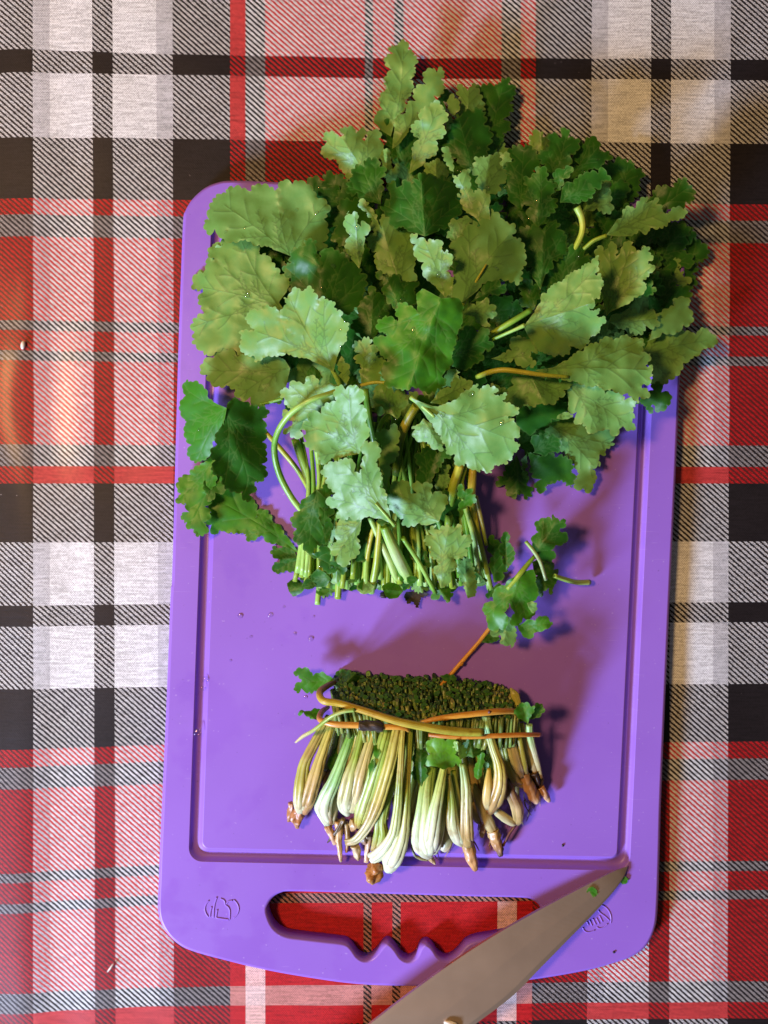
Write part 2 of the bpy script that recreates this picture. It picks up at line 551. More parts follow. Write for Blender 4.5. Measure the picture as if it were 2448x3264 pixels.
def make_board():
    root = thing("cutting_board", at(1340, 1850, 0), "purple plastic cutting board with juice groove and wavy grip slot", "cutting board")
    bm = bmesh.new()
    def add(L, z):
        return [bm.verts.new((p[0], p[1], z)) for p in L]
    def bridge(a, b):
        n = len(a)
        for i in range(n):
            f = bm.faces.new((a[i], a[(i + 1) % n], b[(i + 1) % n], b[i]))
            f.smooth = True
    O = loop_world(smooth_closed(BOARD_OUT, 5), .0085)
    base = add(offset_loop(O, .0022), .0022)
    rings = [base, add(offset_loop(O, .0006), .0036), add(O, .0060)]
    for d, z in ((0, .0080), (.0003, .0089), (.0009, .0096), (.0018, TOP)):
        rings.append(add(offset_loop(O, d), z))
    for a, b in zip(rings, rings[1:]):
        bridge(a, b)
    HL = loop_world(smooth_closed(HOLE, 4), .0092)
    hr = [add(HL, .0022), add(HL, .0082)]
    for d, z in ((-.0003, .0091), (-.0008, .0097), (-.0015, TOP)):
        hr.append(add(offset_loop(HL, d), z))
    for a, b in zip(hr, hr[1:]):
        bridge(b, a)
    # juice groove
    q = [at(674, 668, TOP)[:2], at(2106, 735, TOP)[:2], at(2007, 2776, TOP)[:2], at(600, 2746, TOP)[:2]]
    def gq(d):
        c = [Vector(p) for p in q]
        cen = sum(c, Vector((0, 0))) / 4
        out = []
        for i, p in enumerate(c):
            a, b = c[i - 1], c[(i + 1) % 4]
            u, v = (a - p).normalized(), (b - p).normalized()
            out.append(p + (u + v) * d)
        return rounded_quad(out, max(.0068 - d * .55, .002))
    prof = [(0, TOP), (.0003, .0097), (.0008, .0085), (.0014, .0076), (.0024, .0070), (.0038, .0072), (.0050, .0080), (.0058, .0091), (.0063, .0097), (.0068, TOP)]
    gr = [add(gq(d), z) for d, z in prof]
    for a, b in zip(gr, gr[1:]):
        bridge(a, b)
    def edges_of(v):
        return [bm.edges.get((v[i], v[(i + 1) % len(v)])) for i in range(len(v))]
    bmesh.ops.triangle_fill(bm, edges=edges_of(rings[-1]) + edges_of(hr[-1]) + edges_of(gr[0]), use_beauty=True, normal=(0, 0, 1))
    bm.faces.new(gr[-1])
    bmesh.ops.triangle_fill(bm, edges=edges_of(rings[0]) + edges_of(hr[0]), use_beauty=True, normal=(0, 0, -1))
    bmesh.ops.recalc_face_normals(bm, faces=bm.faces)
    me = bpy.data.meshes.new("slab")
    bm.to_mesh(me)
    sm = [abs(p.normal.z) < .9995 for p in me.polygons]
    o = link("slab", me, M_BOARD, root, smooth=False)
    me.polygons.foreach_set("use_smooth", sm)
    return root

BOARD = make_board()

# ------------------------------------------------------------------ tubes (stems, twigs, strokes)
def tube_mesh(name, pts, cols=None, sides=14, n=None, ridge=0.0, rough=0.0, flat=1.0, cap_in=None, seed=0, cut0=None, cut1=None):
    """pts: (x, y, z_mm, width_px) in photo pixels; cols: list of colours spread along"""
    rng = random.Random(seed)
    P = catmull(pts, n or max(8, 5 * (len(pts) - 1) + 3))
    N = len(P)
    C3 = [at(p[0], p[1], p[2] * MM) for p in P]
    rad = [max(.00008, .5 * p[3] * KK * (H - p[2] * MM)) for p in P]
    cols = cols or [(.2, .4, .05)]
    verts, faces, tint, streak, along = [], [], [], [], []
    ln = 0
    for i in range(N):
        a, b = C3[max(i - 1, 0)], C3[min(i + 1, N - 1)]
        t = (b - a).normalized()
        side = Vector((0, 0, 1)).cross(t)
        if side.length < 1e-4:
            side = Vector((1, 0, 0))
        side.normalize()
        upv = t.cross(side)
        if i:
            ln += (C3[i] - C3[i - 1]).length
        u = i / (N - 1) * (len(cols) - 1)
        k = min(int(u), len(cols) - 2) if len(cols) > 1 else 0
        f = u - k if len(cols) > 1 else 0
        c0, c1 = cols[k], cols[min(k + 1, len(cols) - 1)]
        c = [c0[q] * (1 - f) + c1[q] * f for q in range(3)]
        for s in range(sides):
            th = 2 * math.pi * s / sides
            r = rad[i] * (1 + ridge * (.6 * math.cos(5 * th + seed) + .6 * math.cos(8 * th + 2 * seed)))
            if rough:
                r *= 1 + rough * noise.noise((C3[i].x * 420 + math.cos(th) * 1.3, C3[i].y * 420 + math.sin(th) * 1.3, seed * 3.1))
            v = C3[i] + side * (math.cos(th) * r) + upv * (math.sin(th) * r * flat)
            if i == 0 and cut0 is not None:
                v = v + t * ((v - C3[0]).dot(cut0))
            verts.append(v)
            tint += [*c, 1]
            streak.append(((th + math.pi / 2) % (2 * math.pi)) / (2 * math.pi) * 7.5)
            along.append(ln * 300)
    for i in range(N - 1):
        for s in range(sides):
            faces.append((i * sides + s, i * sides + (s + 1) % sides, (i + 1) * sides + (s + 1) % sides, (i + 1) * sides + s))
    # end caps, with a recessed paler/darker heart
    for i, cc in ((0, cap_in or cols[0]), (N - 1, cap_in or cols[-1])):
        ring = [i * sides + s for s in range(sides)]
        ctr = sum((verts[q] for q in ring), Vector()) / sides
        t = (C3[1] - C3[0]) if i == 0 else (C3[-2] - C3[-1])
        t.normalize()
        b0 = len(verts)
        for q in ring:
            verts.append(ctr + (verts[q] - ctr) * .62 + t * rad[i] * .12)
            tint += [*cc, 1]
            streak.append(0)
            along.append(0)
        verts.append(ctr + t * rad[i] * .45)
        tint += [cc[0] * .5, cc[1] * .5, cc[2] * .5, 1]
        streak.append(0)
        along.append(0)
        m = len(verts) - 1
        for s in range(sides):
            s2 = (s + 1) % sides
            q = (ring[s2], ring[s], b0 + s, b0 + s2)
            w3 = (b0 + s2, b0 + s, m)
            if i:
                q, w3 = q[::-1], w3[::-1]
            faces.append(q)
            faces.append(w3)
    me = bpy.data.meshes.new(name)
    me.from_pydata(verts, [], faces)
    me.attributes.new("tint", 'FLOAT_COLOR', 'POINT').data.foreach_set("color", tint)
    me.attributes.new("streak", 'FLOAT', 'POINT').data.foreach_set("value", streak)
    me.attributes.new("along", 'FLOAT', 'POINT').data.foreach_set("value", along)
    return me

SEED = [1]
def under(child, part):
    child.parent = part
    child.matrix_parent_inverse = Matrix.Identity(4)

def stem(parent, tile, pts, cols, name="stem", **kw):
    SEED[0] += 1
    q = []
    s = TILES[tile][2]
    for p in pts:
        x, y = tp(tile, p[:2])
        q.append((x, y, p[2], p[3] / s))
    return link(name, tube_mesh(name, q, cols, seed=SEED[0], **kw), M_STEM, parent)

def join_meshes(name, meshes):
    bm = bmesh.new()
    for m in meshes:
        bm.from_mesh(m)
        bpy.data.meshes.remove(m)
    me = bpy.data.meshes.new(name)
    bm.to_mesh(me)
    bm.free()
    return me

def emblem(ox, oy, sc, strokes, wd):
    ms = []
    for st in strokes:
        q = [(ox + x / sc, oy + y / sc, 10.0, wd) for x, y in st]
        ms.append(tube_mesh("stroke", q, sides=8, n=max(6, 6 * (len(q) - 1)), flat=.8))
    return link("emblem", join_meshes("emblem", ms), M_BOARD, BOARD)

def ell(cx, cy, rx, ry, a0, a1, n=14):
    return [(cx + rx * math.cos(R(a0 + (a1 - a0) * i / n)), cy + ry * math.sin(R(a0 + (a1 - a0) * i / n))) for i in range(n + 1)]

emblem(620, 2840, 9.76, [
    ell(850, 555, 525, 400, 140, 220), ell(850, 555, 525, 400, -45, 45),
    [(700, 190), (650, 330), (625, 420), (600, 600), (590, 830)], [(540, 490), (500, 620), (480, 800)],
    [(715, 580), (690, 700), (670, 830)], [(670, 830), (860, 860), (1085, 890)], [(1085, 890), (1100, 740), (1095, 600), (1050, 500), (960, 430)],
    [(960, 430), (945, 330), (900, 270), (810, 235)], [(1000, 400), (1060, 320), (1190, 290)]], 5.6)
emblem(1820, 2840, 9.217, [
    ell(780, 830, 400, 440, -75, 15), [(350, 1070), (380, 1150), (470, 1205), (580, 1200), (700, 1150)],
    [(465, 890), (520, 1010)], [(545, 850), (620, 1020)], [(640, 800), (730, 990)], [(745, 790), (840, 970)], [(830, 720), (930, 910)],
    [(800, 560), (860, 640), (1000, 740), (1140, 870)], [(760, 1060), (850, 1095), (960, 1060), (1080, 960)]], 5.0)

# ------------------------------------------------------------------ leaves
def inside(poly, q):
    x, y = q[:, 0], q[:, 1]
    r = np.zeros(len(q), bool)
    n = len(poly)
    for i in range(n):
        x1, y1 = poly[i]
        x2, y2 = poly[i - 1]
        if y1 == y2:
            continue
        c = ((y1 > y) != (y2 > y)) & (x < (x2 - x1) * (y - y1) / (y2 - y1) + x1)
        r ^= c
    return r

def segdist(P, A, B, W=None):
    """min distance from points P to segments A-B"""
    if len(A) == 0:
        return np.full(len(P), 99.0)
    d = B - A
    L = np.sum(d * d, 1) + 1e-9
    t = np.clip(np.einsum('pij,ij->pi', P[:, None, :] - A[None], d) / L, 0, 1)
    c = A[None] + t[..., None] * d[None]
    D = np.sum((P[:, None, :] - c) ** 2, 2)
    if W is not None:
        D = D * W[None]
    return np.sqrt(np.min(D, 1))

def leaf_mesh(base, pts, z, side, tilt=(0, 0), fold=0.0, arch=0.0, amp=4.5, per=21, wob=1.6, floor=None, seed=0, tip=None, curl=0.0):
    rng = random.Random(seed)
    base = np.array(base, float)
    poly = np.vstack([base[None], np.array(pts, float)])
    # soften corners
    n = len(poly)
    sp = [poly[0]]
    for i in range(1, n):
        p, a, b = poly[i], poly[i - 1], poly[(i + 1) % n]
        sp.append(p + (a - p) * .09)
        sp.append(p + (b - p) * .09)
    poly = np.array(sp)
    seg = np.roll(poly, -1, 0) - poly
    sl = np.linalg.norm(seg, axis=1)
    cum = np.concatenate([[0], np.cumsum(sl)])
    tot = cum[-1]
    ar = .5 * np.sum(poly[:, 0] * np.roll(poly[:, 1], -1) - np.roll(poly[:, 0], -1) * poly[:, 1])
    dist = np.linalg.norm(poly - base, axis=1)
    size = dist.max()
    if tip is None:
        w8 = dist ** 4
        tipv = (poly * w8[:, None]).sum(0) / w8.sum()
    else:
        tipv = np.array(tip, float)
    amp *= 2.5
    step = 2.6
    m = int(tot / step)
    ss = (np.arange(m) + .5) * tot / m
    # teeth, with jittered period
    marks = [0.0]
    while marks[-1] < tot:
        marks.append(marks[-1] + per * rng.uniform(.68, 1.36))
    marks = np.array(marks)
    marks2 = [0.0]
    while marks2[-1] < tot:
        marks2.append(marks2[-1] + per * 3.1 * rng.uniform(.7, 1.4))
    marks2 = np.array(marks2)
    amp2 = min(23.0, size * .17) if per > 15 else 0.0
    if len(poly) > 50:
        amp2 *= .5
    tooth_amp = np.array([rng.uniform(.7, 1.25) for _ in marks])
    rim = []
    for s in ss:
        i = min(np.searchsorted(cum, s, 'right') - 1, len(sl) - 1)
        t = (s - cum[i]) / max(sl[i], 1e-6)
        p = poly[i] + seg[i] * t
        nr = np.array([seg[i][1], -seg[i][0]]) / max(sl[i], 1e-6) * (1 if ar > 0 else -1)
        j = np.searchsorted(marks, s, 'right') - 1
        ph = (s - marks[j]) / (marks[min(j + 1, len(marks) - 1)] - marks[j] + 1e-6)
        f = min(1, max(0, (np.linalg.norm(p - base) / size - .16) / .22))
        j2 = np.searchsorted(marks2, s, 'right') - 1
        ph2 = (s - marks2[j2]) / (marks2[min(j2 + 1, len(marks2) - 1)] - marks2[j2] + 1e-6)
        lob = amp2 * tooth_amp[j2 % len(tooth_amp)] * (max(0, math.sin(math.pi * ph2)) ** .45 - .72) * f
        off = lob + amp * tooth_amp[j] * (max(0, math.sin(math.pi * ph)) ** .8 - .5) * f
        rim.append(p + nr * off)
    rim = np.array(rim)
    # veins
    ax = tipv - base
    L = np.linalg.norm(ax)
    axn = ax / L
    va, vb, vw = [], [], []
    def vein(p0, p1, bend, depth):
        d = p1 - p0
        l = np.linalg.norm(d)
        if l < 12:
            return
        nn = np.array([-d[1], d[0]]) / l
        k = max(3, int(l / 5))
        q = np.array([p0 + d * (i / k) + nn * bend * l * math.sin(math.pi * i / k) for i in range(k + 1)])
        ok = inside(rim, q)
        ok[0] = True
        e = k + 1
        for i in range(1, k + 1):
            if not ok[i]:
                e = i
                break
        e = max(2, e - 1) if e < k + 1 else e
        q = q[:e]
        for i in range(len(q) - 1):
            va.append(q[i])
            vb.append(q[i + 1])
            vw.append((1.9, 1.25, .8)[depth])
        if depth > 0 and len(q) > 4:
            sgn = 1
            nb = 4 if depth == 2 else 3
            for b in range(nb):
                for sgn in (1, -1):
                    f0 = (b + .8 + rng.uniform(-.25, .25) + (.25 if sgn > 0 else 0)) / (nb + .6)
                    i0 = min(len(q) - 1, int(f0 * (len(q) - 1)))
                    an = sgn * R(rng.uniform(32, 50))
                    dn = d / l
                    rd = np.array([dn[0] * math.cos(an) - dn[1] * math.sin(an), dn[0] * math.sin(an) + dn[1] * math.cos(an)])
                    vein(q[i0], q[i0] + rd * l * (.34 if depth == 2 else .26) * (1.15 - .5 * f0), rng.uniform(-.08, .08), depth - 1 if depth == 2 and b < 2 else 0)
    ang = np.arctan2(axn[0] * (poly - base)[:, 1] - axn[1] * (poly - base)[:, 0], (poly - base) @ axn)
    vein(base, tipv * 1.0 + (tipv - base) * .05, rng.uniform(-.04, .04), 2)
    far = dist > .5 * size
    for sg in (1, -1):
        a = ang[far & (ang * sg > .18)]
        if len(a) and np.max(np.abs(a)) > .42:
            mx = np.max(np.abs(a))
            for fr in ((.62,) if mx < .9 else (.4, .8)):
                tg = sg * mx * fr
                cand = np.where(far)[0]
                c = cand[np.argmin(np.abs(ang[cand] - tg))]
                vein(base + axn * L * .04, poly[c], -sg * .05, 1)
    VA, VB = (np.array(va), np.array(vb)) if va else (np.zeros((0, 2)), np.zeros((0, 2)))
    # interior points
    lo, hi = rim.min(0), rim.max(0)
    sp_ = 9.0
    gx, gy = np.meshgrid(np.arange(lo[0], hi[0], sp_), np.arange(lo[1], hi[1], sp_))
    G = np.stack([gx.ravel(), gy.ravel()], 1)
    G[::1] += np.array([[rng.uniform(-2, 2), rng.uniform(-2, 2)] for _ in range(len(G))])
    G = G[inside(rim, G)]
    if len(G):
        G = G[segdist(G, rim, np.roll(rim, -1, 0)) > 3.0]
    VP = VA
    if len(VA):
        if len(G):
            G = G[segdist(G, VA, VB) > 4.6]
        dv = VB - VA
        nv = np.stack([-dv[:, 1], dv[:, 0]], 1) / (np.linalg.norm(dv, axis=1)[:, None] + 1e-6)
        mid = (VA + VB) / 2
        side_pts = np.vstack([mid + nv * 2.6, mid - nv * 2.6])
        side_pts = side_pts[inside(rim, side_pts)]
        side_pts = side_pts[segdist(side_pts, VA, VB) > 1.9]
        VP = np.vstack([VA, side_pts])
    if len(VP):
        VP = VP[segdist(VP, rim, np.roll(rim, -1, 0)) > 2.0]
    allv = np.vstack([rim, G, VP]) if len(VP) else np.vstack([rim, G])
    nr_ = len(rim)
    r = delaunay_2d_cdt([Vector(v) for v in allv], [(i, (i + 1) % nr_) for i in range(nr_)], [], 1, 1e-4)
    V2 = np.array([tuple(v) for v in r[0]])
    F = [f for f in r[2] if len(f) == 3]
    vd = segdist(V2, VA, VB)
    vl = segdist(V2, VA, VB, 1 / np.array(vw) ** 2) if len(VA) else vd
    ed = segdist(V2, rim, np.roll(rim, -1, 0))
    cen = rim.mean(0)
    rel = V2 - base
    t = rel @ axn / L
    u = (axn[0] * rel[:, 1] - axn[1] * rel[:, 0]) / L
    zz = z + tilt[0] * (V2[:, 0] - cen[0]) / 100 + tilt[1] * (cen[1] - V2[:, 1]) / 100
    fold = fold + (rng.uniform(-10, 4) if size > 60 else 0)
    cupr = rng.uniform(-9, 7) if size > 60 else 0
    zz += fold * np.abs(u) + cupr * u * u + arch * 4 * t * (1 - t) + curl * np.clip(t - .6, 0, 1) ** 2 * 6
    sd = rng.uniform(0, 50)
    wz = np.array([1.45 * wob * noise.noise((p[0] / 80, p[1] / 80, sd)) + .22 * wob * noise.noise((p[0] / 30, p[1] / 30, sd + 9)) for p in V2])
    zz += wz
    sgn = 1 if side == 'u' else -1
    zz += sgn * .13 * np.clip(vd / 9, 0, 1) ** .8 - sgn * .07
    # rim flutter
    zz += np.clip(1 - ed / 14, 0, 1) * np.array([.7 * noise.noise((p[0] / 18, p[1] / 18, sd + 20)) for p in V2])
    if floor is not None:
        zz = np.maximum(zz, floor + .25 * np.clip(vd / 9, 0, 1))
    verts = [at(V2[i, 0], V2[i, 1], zz[i] * MM) for i in range(len(V2))]
    # winding: up for 'u', flipped for 'd'
    FF = []
    for f in F:
        a, b, c = verts[f[0]], verts[f[1]], verts[f[2]]
        nz = (b.x - a.x) * (c.y - a.y) - (b.y - a.y) * (c.x - a.x)
        g = tuple(f) if nz > 0 else tuple(f)[::-1]
        FF.append(g if side == 'u' else g[::-1])
    me = bpy.data.meshes.new("leaf")
    me.from_pydata(verts, [], FF)
    me.attributes.new("vein", 'FLOAT', 'POINT').data.foreach_set("value", vl.astype(float))
    me.attributes.new("rim", 'FLOAT', 'POINT').data.foreach_set("value", ed.astype(float))
    return me

LEAVES = []
def leaf(parent, tile, base, pts, z, side, name="leaf", mat=None, floor=10.8, **kw):
    SEED[0] += 1
    b = tp(tile, base)
    q = [tp(tile, p) for p in pts]
    if kw.get('tip') is not None:
        kw['tip'] = tp(tile, kw['tip'])
    me = leaf_mesh(b, q, z, side, seed=SEED[0], floor=floor, **kw)
    o = link(name, me, mat or M_LEAF, parent)
    LEAVES.append(o)
    return o

# ------------------------------------------------------------------ the bunch of leafy tops
BUNCH = thing("herb_bunch", at(1350, 1250, TOP), "large wet bunch of cut green celery leaves spread over the top of the board", "herb bunch")
GR, YG, LG, YE, OR_ = (.13, .34, .025), (.27, .40, .03), (.31, .55, .10), (.44, .44, .04), (.40, .34, .03)
DK = (.07, .16, .02)

def L_(*a, **k):
    return leaf(BUNCH, *a, **k)

# hidden lower layer: dark leaves in the depth of the pile
rngF = random.Random(7)
TRI = [(-.10, -.12), (-.42, -.30), (-.62, -.52), (-.40, -.62), (-.25, -.58), (-.30, -.80), (-.12, -.98), (.06, -1.0), (.20, -.92),
       (.26, -.62), (.42, -.70), (.62, -.52), (.50, -.32), (.12, -.12)]
FILL = [(2120, 870), (2125, 960), (2090, 1090), (2060, 930), (2130, 780), (760, 800), (740, 980), (760, 1130), (900, 1010), (1000, 1150), (900, 880), (1120, 700), (1150, 850), (1280, 620), (1330, 760),
        (1320, 900), (1250, 1020), (1120, 1120), (1200, 1240), (1420, 1180), (1470, 1000), (1500, 850), (1480, 640), (1600, 560), (1650, 700),
        (1650, 860), (1620, 1020), (1600, 1180), (1740, 1220), (1780, 1080), (1800, 920), (1820, 760), (1940, 660), (1960, 820), (2000, 980),
        (1960, 1120), (1880, 1240), (2060, 860), (2080, 1040), (1380, 500), (1300, 470), (1000, 1290), (1330, 1340), (1560, 1330), (1700, 1400),
        (1160, 980), (1540, 720), (1780, 640), (1880, 560), (1440, 750), (2050, 720)]
HULL = np.array([(720, 700), (930, 640), (1180, 560), (1200, 420), (1500, 420), (1640, 560), (1900, 560), (2080, 720), (2080, 1000), (1960, 1180),
                 (1800, 1380), (1640, 1330), (1480, 1400), (1050, 1270), (780, 1150), (700, 950)], float)
for gy_ in range(430, 1420, 92):
    for gx_ in range(700, 2120, 96):
        q_ = (gx_ + rngF.uniform(-36, 36), gy_ + rngF.uniform(-36, 36))
        if inside(HULL, np.array([q_]))[0]:
            FILL.append(q_)
for fx, fy in FILL:
    a = math.atan2(fy - 1750, fx - 1300) + math.pi / 2 + rngF.uniform(-.5, .5)
    s = rngF.uniform(115, 165)
    ca, sa = math.cos(a), math.sin(a)
    pts = [(fx + s * (x * ca - (y + .5) * sa), fy + s * (x * sa + (y + .5) * ca)) for x, y in TRI]
    b = (fx + s * (-.5 * sa), fy + s * (.5 * ca))
    over_board = 600 < fx < 2120 and fy > 640
    leaf(BUNCH, 'S', b, pts, (rngF.uniform(11.5, 14) if fx < 1020 else rngF.uniform(12, 18)), 'u' if rngF.random() < .75 else 'd', tilt=(rngF.uniform(-2.5, 2.5), rngF.uniform(-2.5, 2.5)),
         fold=rngF.uniform(-4, 4), floor=10.8)

# --- upper left
L_('C', (1000, 770), [(800, 690), (640, 640), (430, 622), (345, 580), (265, 570), (222, 440), (290, 330), (345, 230), (410, 165), (600, 178), (660, 140),
   (885, 160), (850, 240), (925, 395), (880, 250), (905, 105), (1050, 95), (1150, 150), (1318, 320), (1300, 480), (1305, 690), (1180, 715)],
   25, 'd', tilt=(1.20, -1.20), arch=4, amp=3.5, per=25, tip=(420, 330))
L_('C', (930, 1240), [(700, 1650), (560, 1640), (400, 1570), (240, 1650), (135, 1530), (110, 1380), (150, 1310), (215, 1270), (170, 1140), (210, 1080), (120, 1050),
   (140, 930), (230, 890), (240, 810), (340, 815), (400, 860), (340, 800), (255, 750), (290, 660), (410, 620), (530, 600), (690, 660), (740, 770), (760, 740), (850, 860), (970, 960), (965, 1060), (880, 1170)],
   17, 'd', tilt=(2.20, -0.50), arch=2, amp=4, per=26, tip=(240, 1050))
L_('F', (1010, 260), [(960, 480), (900, 570), (700, 580), (560, 520), (530, 450), (350, 400), (260, 350), (218, 290), (250, 205), (300, 160), (390, 80), (600, 140), (800, 130), (960, 180)],
   20, 'd', tilt=(1.40, -1.50), amp=4, per=26, arch=3)
L_('C', (1330, 1350), [(985, 1080), (985, 980), (930, 910), (930, 860), (985, 830), (960, 790), (1020, 700), (1085, 690), (1100, 640), (1150, 620), (1210, 650), (1225, 780),
   (1260, 880), (1250, 700), (1320, 690), (1420, 740), (1480, 760), (1530, 830), (1600, 790), (1600, 870), (1650, 950), (1640, 1080), (1600, 1180), (1500, 1280), (1400, 1260)],
   33, 'u', tilt=(0.85, 2.55), fold=-8, amp=4, per=22)
L_('C', (1362, 1783), [(1292, 1743), (1122, 1663), (972, 1633), (802, 1643), (662, 1693), (672, 1643), (572, 1633), (542, 1583), (555, 1500), (525, 1430), (580, 1420), (660, 1425),
   (640, 1390), (580, 1300), (640, 1240), (730, 1230), (770, 1195), (850, 1220), (890, 1290), (920, 1370), (1020, 1475), (905, 1330), (880, 1240), (930, 1220), (960, 1180), (925, 1130),
   (980, 1100), (1030, 1040), (1110, 1070), (1150, 1035), (1200, 1070), (1220, 1130), (1225, 1230), (1245, 1140), (1290, 1120), (1330, 1170), (1370, 1170), (1390, 1250), (1440, 1250),
   (1445, 1340), (1490, 1360), (1480, 1500), (1430, 1560), (1400, 1640)],
   36, 'd', tilt=(6.80, 4.68), fold=4, amp=2.2, per=18, tip=(1000, 1180))
L_('D', (180, 600), [(150, 560), (100, 500), (70, 440), (75, 320), (60, 200), (90, 80), (115, 120), (150, 105), (160, 200), (200, 175), (235, 210), (265, 260), (245, 340), (205, 370), (210, 480)],
   37, 'd', tilt=(4.25, 5.31), amp=2)
L_('C', (1560, 760), [(1330, 500), (1315, 440), (1360, 410), (1400, 330), (1450, 280), (1530, 250), (1659, 260), (1700, 350), (1680, 500), (1500, 650), (1400, 680), (1340, 560)], 22, 'u', tilt=(-1.00, -2.00))
# --- top
L_('A', (680, 900), [(600, 850), (530, 770), (580, 650), (640, 400), (655, 330), (640, 210), (665, 130), (715, 115), (725, 80), (780, 60), (830, 90), (865, 130), (870, 190),
   (905, 230), (905, 290), (870, 340), (880, 420), (845, 500), (840, 560), (790, 650), (720, 750)], 17, 'd', tilt=(0.50, -1.00), amp=3, per=18, floor=5.6)
L_('A', (690, 1010), [(700, 900), (720, 760), (830, 640), (900, 500), (960, 400), (1000, 330), (1060, 295), (1110, 290), (1125, 330), (1150, 380), (1140, 440), (1130, 510),
   (1060, 600), (980, 680), (900, 780), (830, 860), (760, 960)], 21, 'd', tilt=(1.00, -1.00), amp=3, per=18, floor=5.6)
L_('A', (840, 1230), [(860, 1100), (900, 930), (870, 830), (900, 760), (950, 680), (1000, 620), (1080, 600), (1120, 640), (1160, 640), (1170, 730), (1150, 850), (1100, 950), (1060, 1050), (960, 1150)],
   26, 'd', tilt=(5.31, 3.19), amp=3, per=18, floor=7.4)
L_('A', (1150, 900), [(1160, 860), (1190, 700), (1200, 560), (1235, 515), (1275, 570), (1270, 660), (1230, 750), (1190, 850)], 22, 'd', amp=2, floor=7.4)
L_('A', (1040, 760), [(1060, 640), (1090, 560), (1130, 500), (1180, 500), (1200, 540), (1180, 600), (1120, 680)], 15, 'u', amp=3, floor=5.6)
L_('A', (1340, 900), [(1290, 760), (1275, 640), (1285, 470), (1310, 445), (1350, 470), (1410, 440), (1425, 490), (1500, 560), (1480, 700), (1400, 800)], 18, 'd', tilt=(-1.00, -2.00), floor=6.2)
L_('A', (1500, 1080), [(1450, 760), (1440, 600), (1430, 470), (1560, 450), (1720, 390), (1770, 470), (1745, 560), (1760, 620), (1700, 720), (1720, 830), (1650, 950), (1600, 1050)], 14, 'u', tilt=(-1.50, -1.50), floor=5.6)
L_('A', (1420, 1250), [(1180, 1060), (1090, 1010), (1110, 960), (1100, 880), (1150, 850), (1200, 860), (1210, 800), (1250, 780), (1260, 700), (1340, 690), (1440, 640), (1540, 780), (1560, 1000), (1500, 1070), (1400, 1150)],
   24, 'u', tilt=(-1.00, -2.50), floor=6.8)
L_('A', (520, 1330), [(300, 1300), (290, 1220), (200, 1130), (90, 1060), (70, 1020), (100, 980), (80, 930), (100, 880), (170, 870), (230, 900), (240, 830), (290, 840), (340, 815), (390, 835),
   (440, 840), (450, 930), (490, 860), (570, 850), (605, 890), (600, 960), (600, 1080)], 23, 'd', tilt=(2.04, 3.06), amp=2.5, per=20, floor=6.8)
L_('A', (590, 1500), [(380, 1430), (310, 1400), (300, 1350), (330, 1230), (380, 1170), (460, 1110), (560, 1110), (610, 1170), (615, 1270), (600, 1350)], 30, 'u', tilt=(0.00, 0.00), fold=-3)
L_('A', (635, 1240), [(630, 1200), (610, 1150), (580, 1110), (600, 1050), (640, 1010), (690, 1050), (680, 1120), (650, 1150), (680, 1170), (660, 1210)], 28, 'd', tilt=(4.25, 4.25), amp=2)
L_('A', (980, 1780), [(720, 1690), (640, 1620), (600, 1500), (640, 1440), (680, 1420), (665, 1330), (700, 1300), (760, 1330), (800, 1290), (870, 1350), (890, 1400), (880, 1270), (940, 1220), (1000, 1250),
   (1060, 1235), (1130, 1240), (1160, 1310), (1220, 1250), (1260, 1360), (1290, 1480), (1280, 1600), (1180, 1700)], 38, 'u', tilt=(-0.50, -2.00), fold=-6, amp=3, tip=(950, 1300))
L_('A', (1080, 1400), [(1000, 1240), (985, 1150), (1030, 1110), (1085, 1100), (1120, 1130), (1180, 1150), (1170, 1260)], 31, 'd', amp=3)
L_('A', (1500, 1720), [(1430, 1620), (1340, 1560), (1255, 1400), (1330, 1450), (1260, 1330), (1225, 1230), (1180, 1140), (1130, 1060), (1135, 1000), (1170, 995), (1215, 1050), (1220, 1130), (1240, 1250),
   (1280, 1260), (1300, 1200), (1365, 1190), (1385, 1260), (1370, 1340), (1400, 1400), (1440, 1350), (1480, 1390), (1510, 1370), (1550, 1420), (1545, 1520), (1560, 1640)], 43, 'd', tilt=(1.70, 1.70), amp=2.5, per=18)
L_('A', (1500, 1420), [(1420, 1260), (1390, 1200), (1430, 1150), (1440, 1080), (1500, 1060), (1540, 1090), (1590, 1060), (1640, 1070), (1660, 1150), (1690, 1260), (1640, 1380)], 31, 'd', tilt=(-1.00, -2.00))
L_('A', (600, 1720), [(520, 1620), (460, 1590), (410, 1520), (415, 1465), (490, 1480), (510, 1540), (560, 1640)], 30, 'd', tilt=(4.25, 4.25), amp=2.5)
# --- upper right
L_('B', (280, 860), [(180, 780), (130, 640), (140, 520), (190, 420), (180, 330), (250, 290), (330, 270), (370, 330), (440, 370), (440, 450), (400, 600), (330, 740)], 27, 'u', tilt=(1.50, -1.00))
L_('B', (470, 420), [(370, 350), (340, 240), (400, 170), (450, 165), (480, 200), (540, 190), (600, 260), (560, 330)], 22, 'd', floor=6.2)
L_('B', (560, 600), [(470, 470), (440, 380), (490, 300), (540, 290), (540, 190), (620, 180), (660, 145), (720, 190), (740, 220), (780, 250), (770, 330), (740, 380), (700, 460), (600, 500)], 28, 'u', tilt=(0.00, -1.50), floor=6.8)
L_('B', (700, 600), [(760, 440), (740, 370), (790, 280), (800, 240), (900, 220), (950, 250), (960, 300), (1000, 320), (1060, 380), (1060, 420), (900, 500), (820, 540)], 25, 'u', tilt=(-1.00, -1.00), floor=6.8)
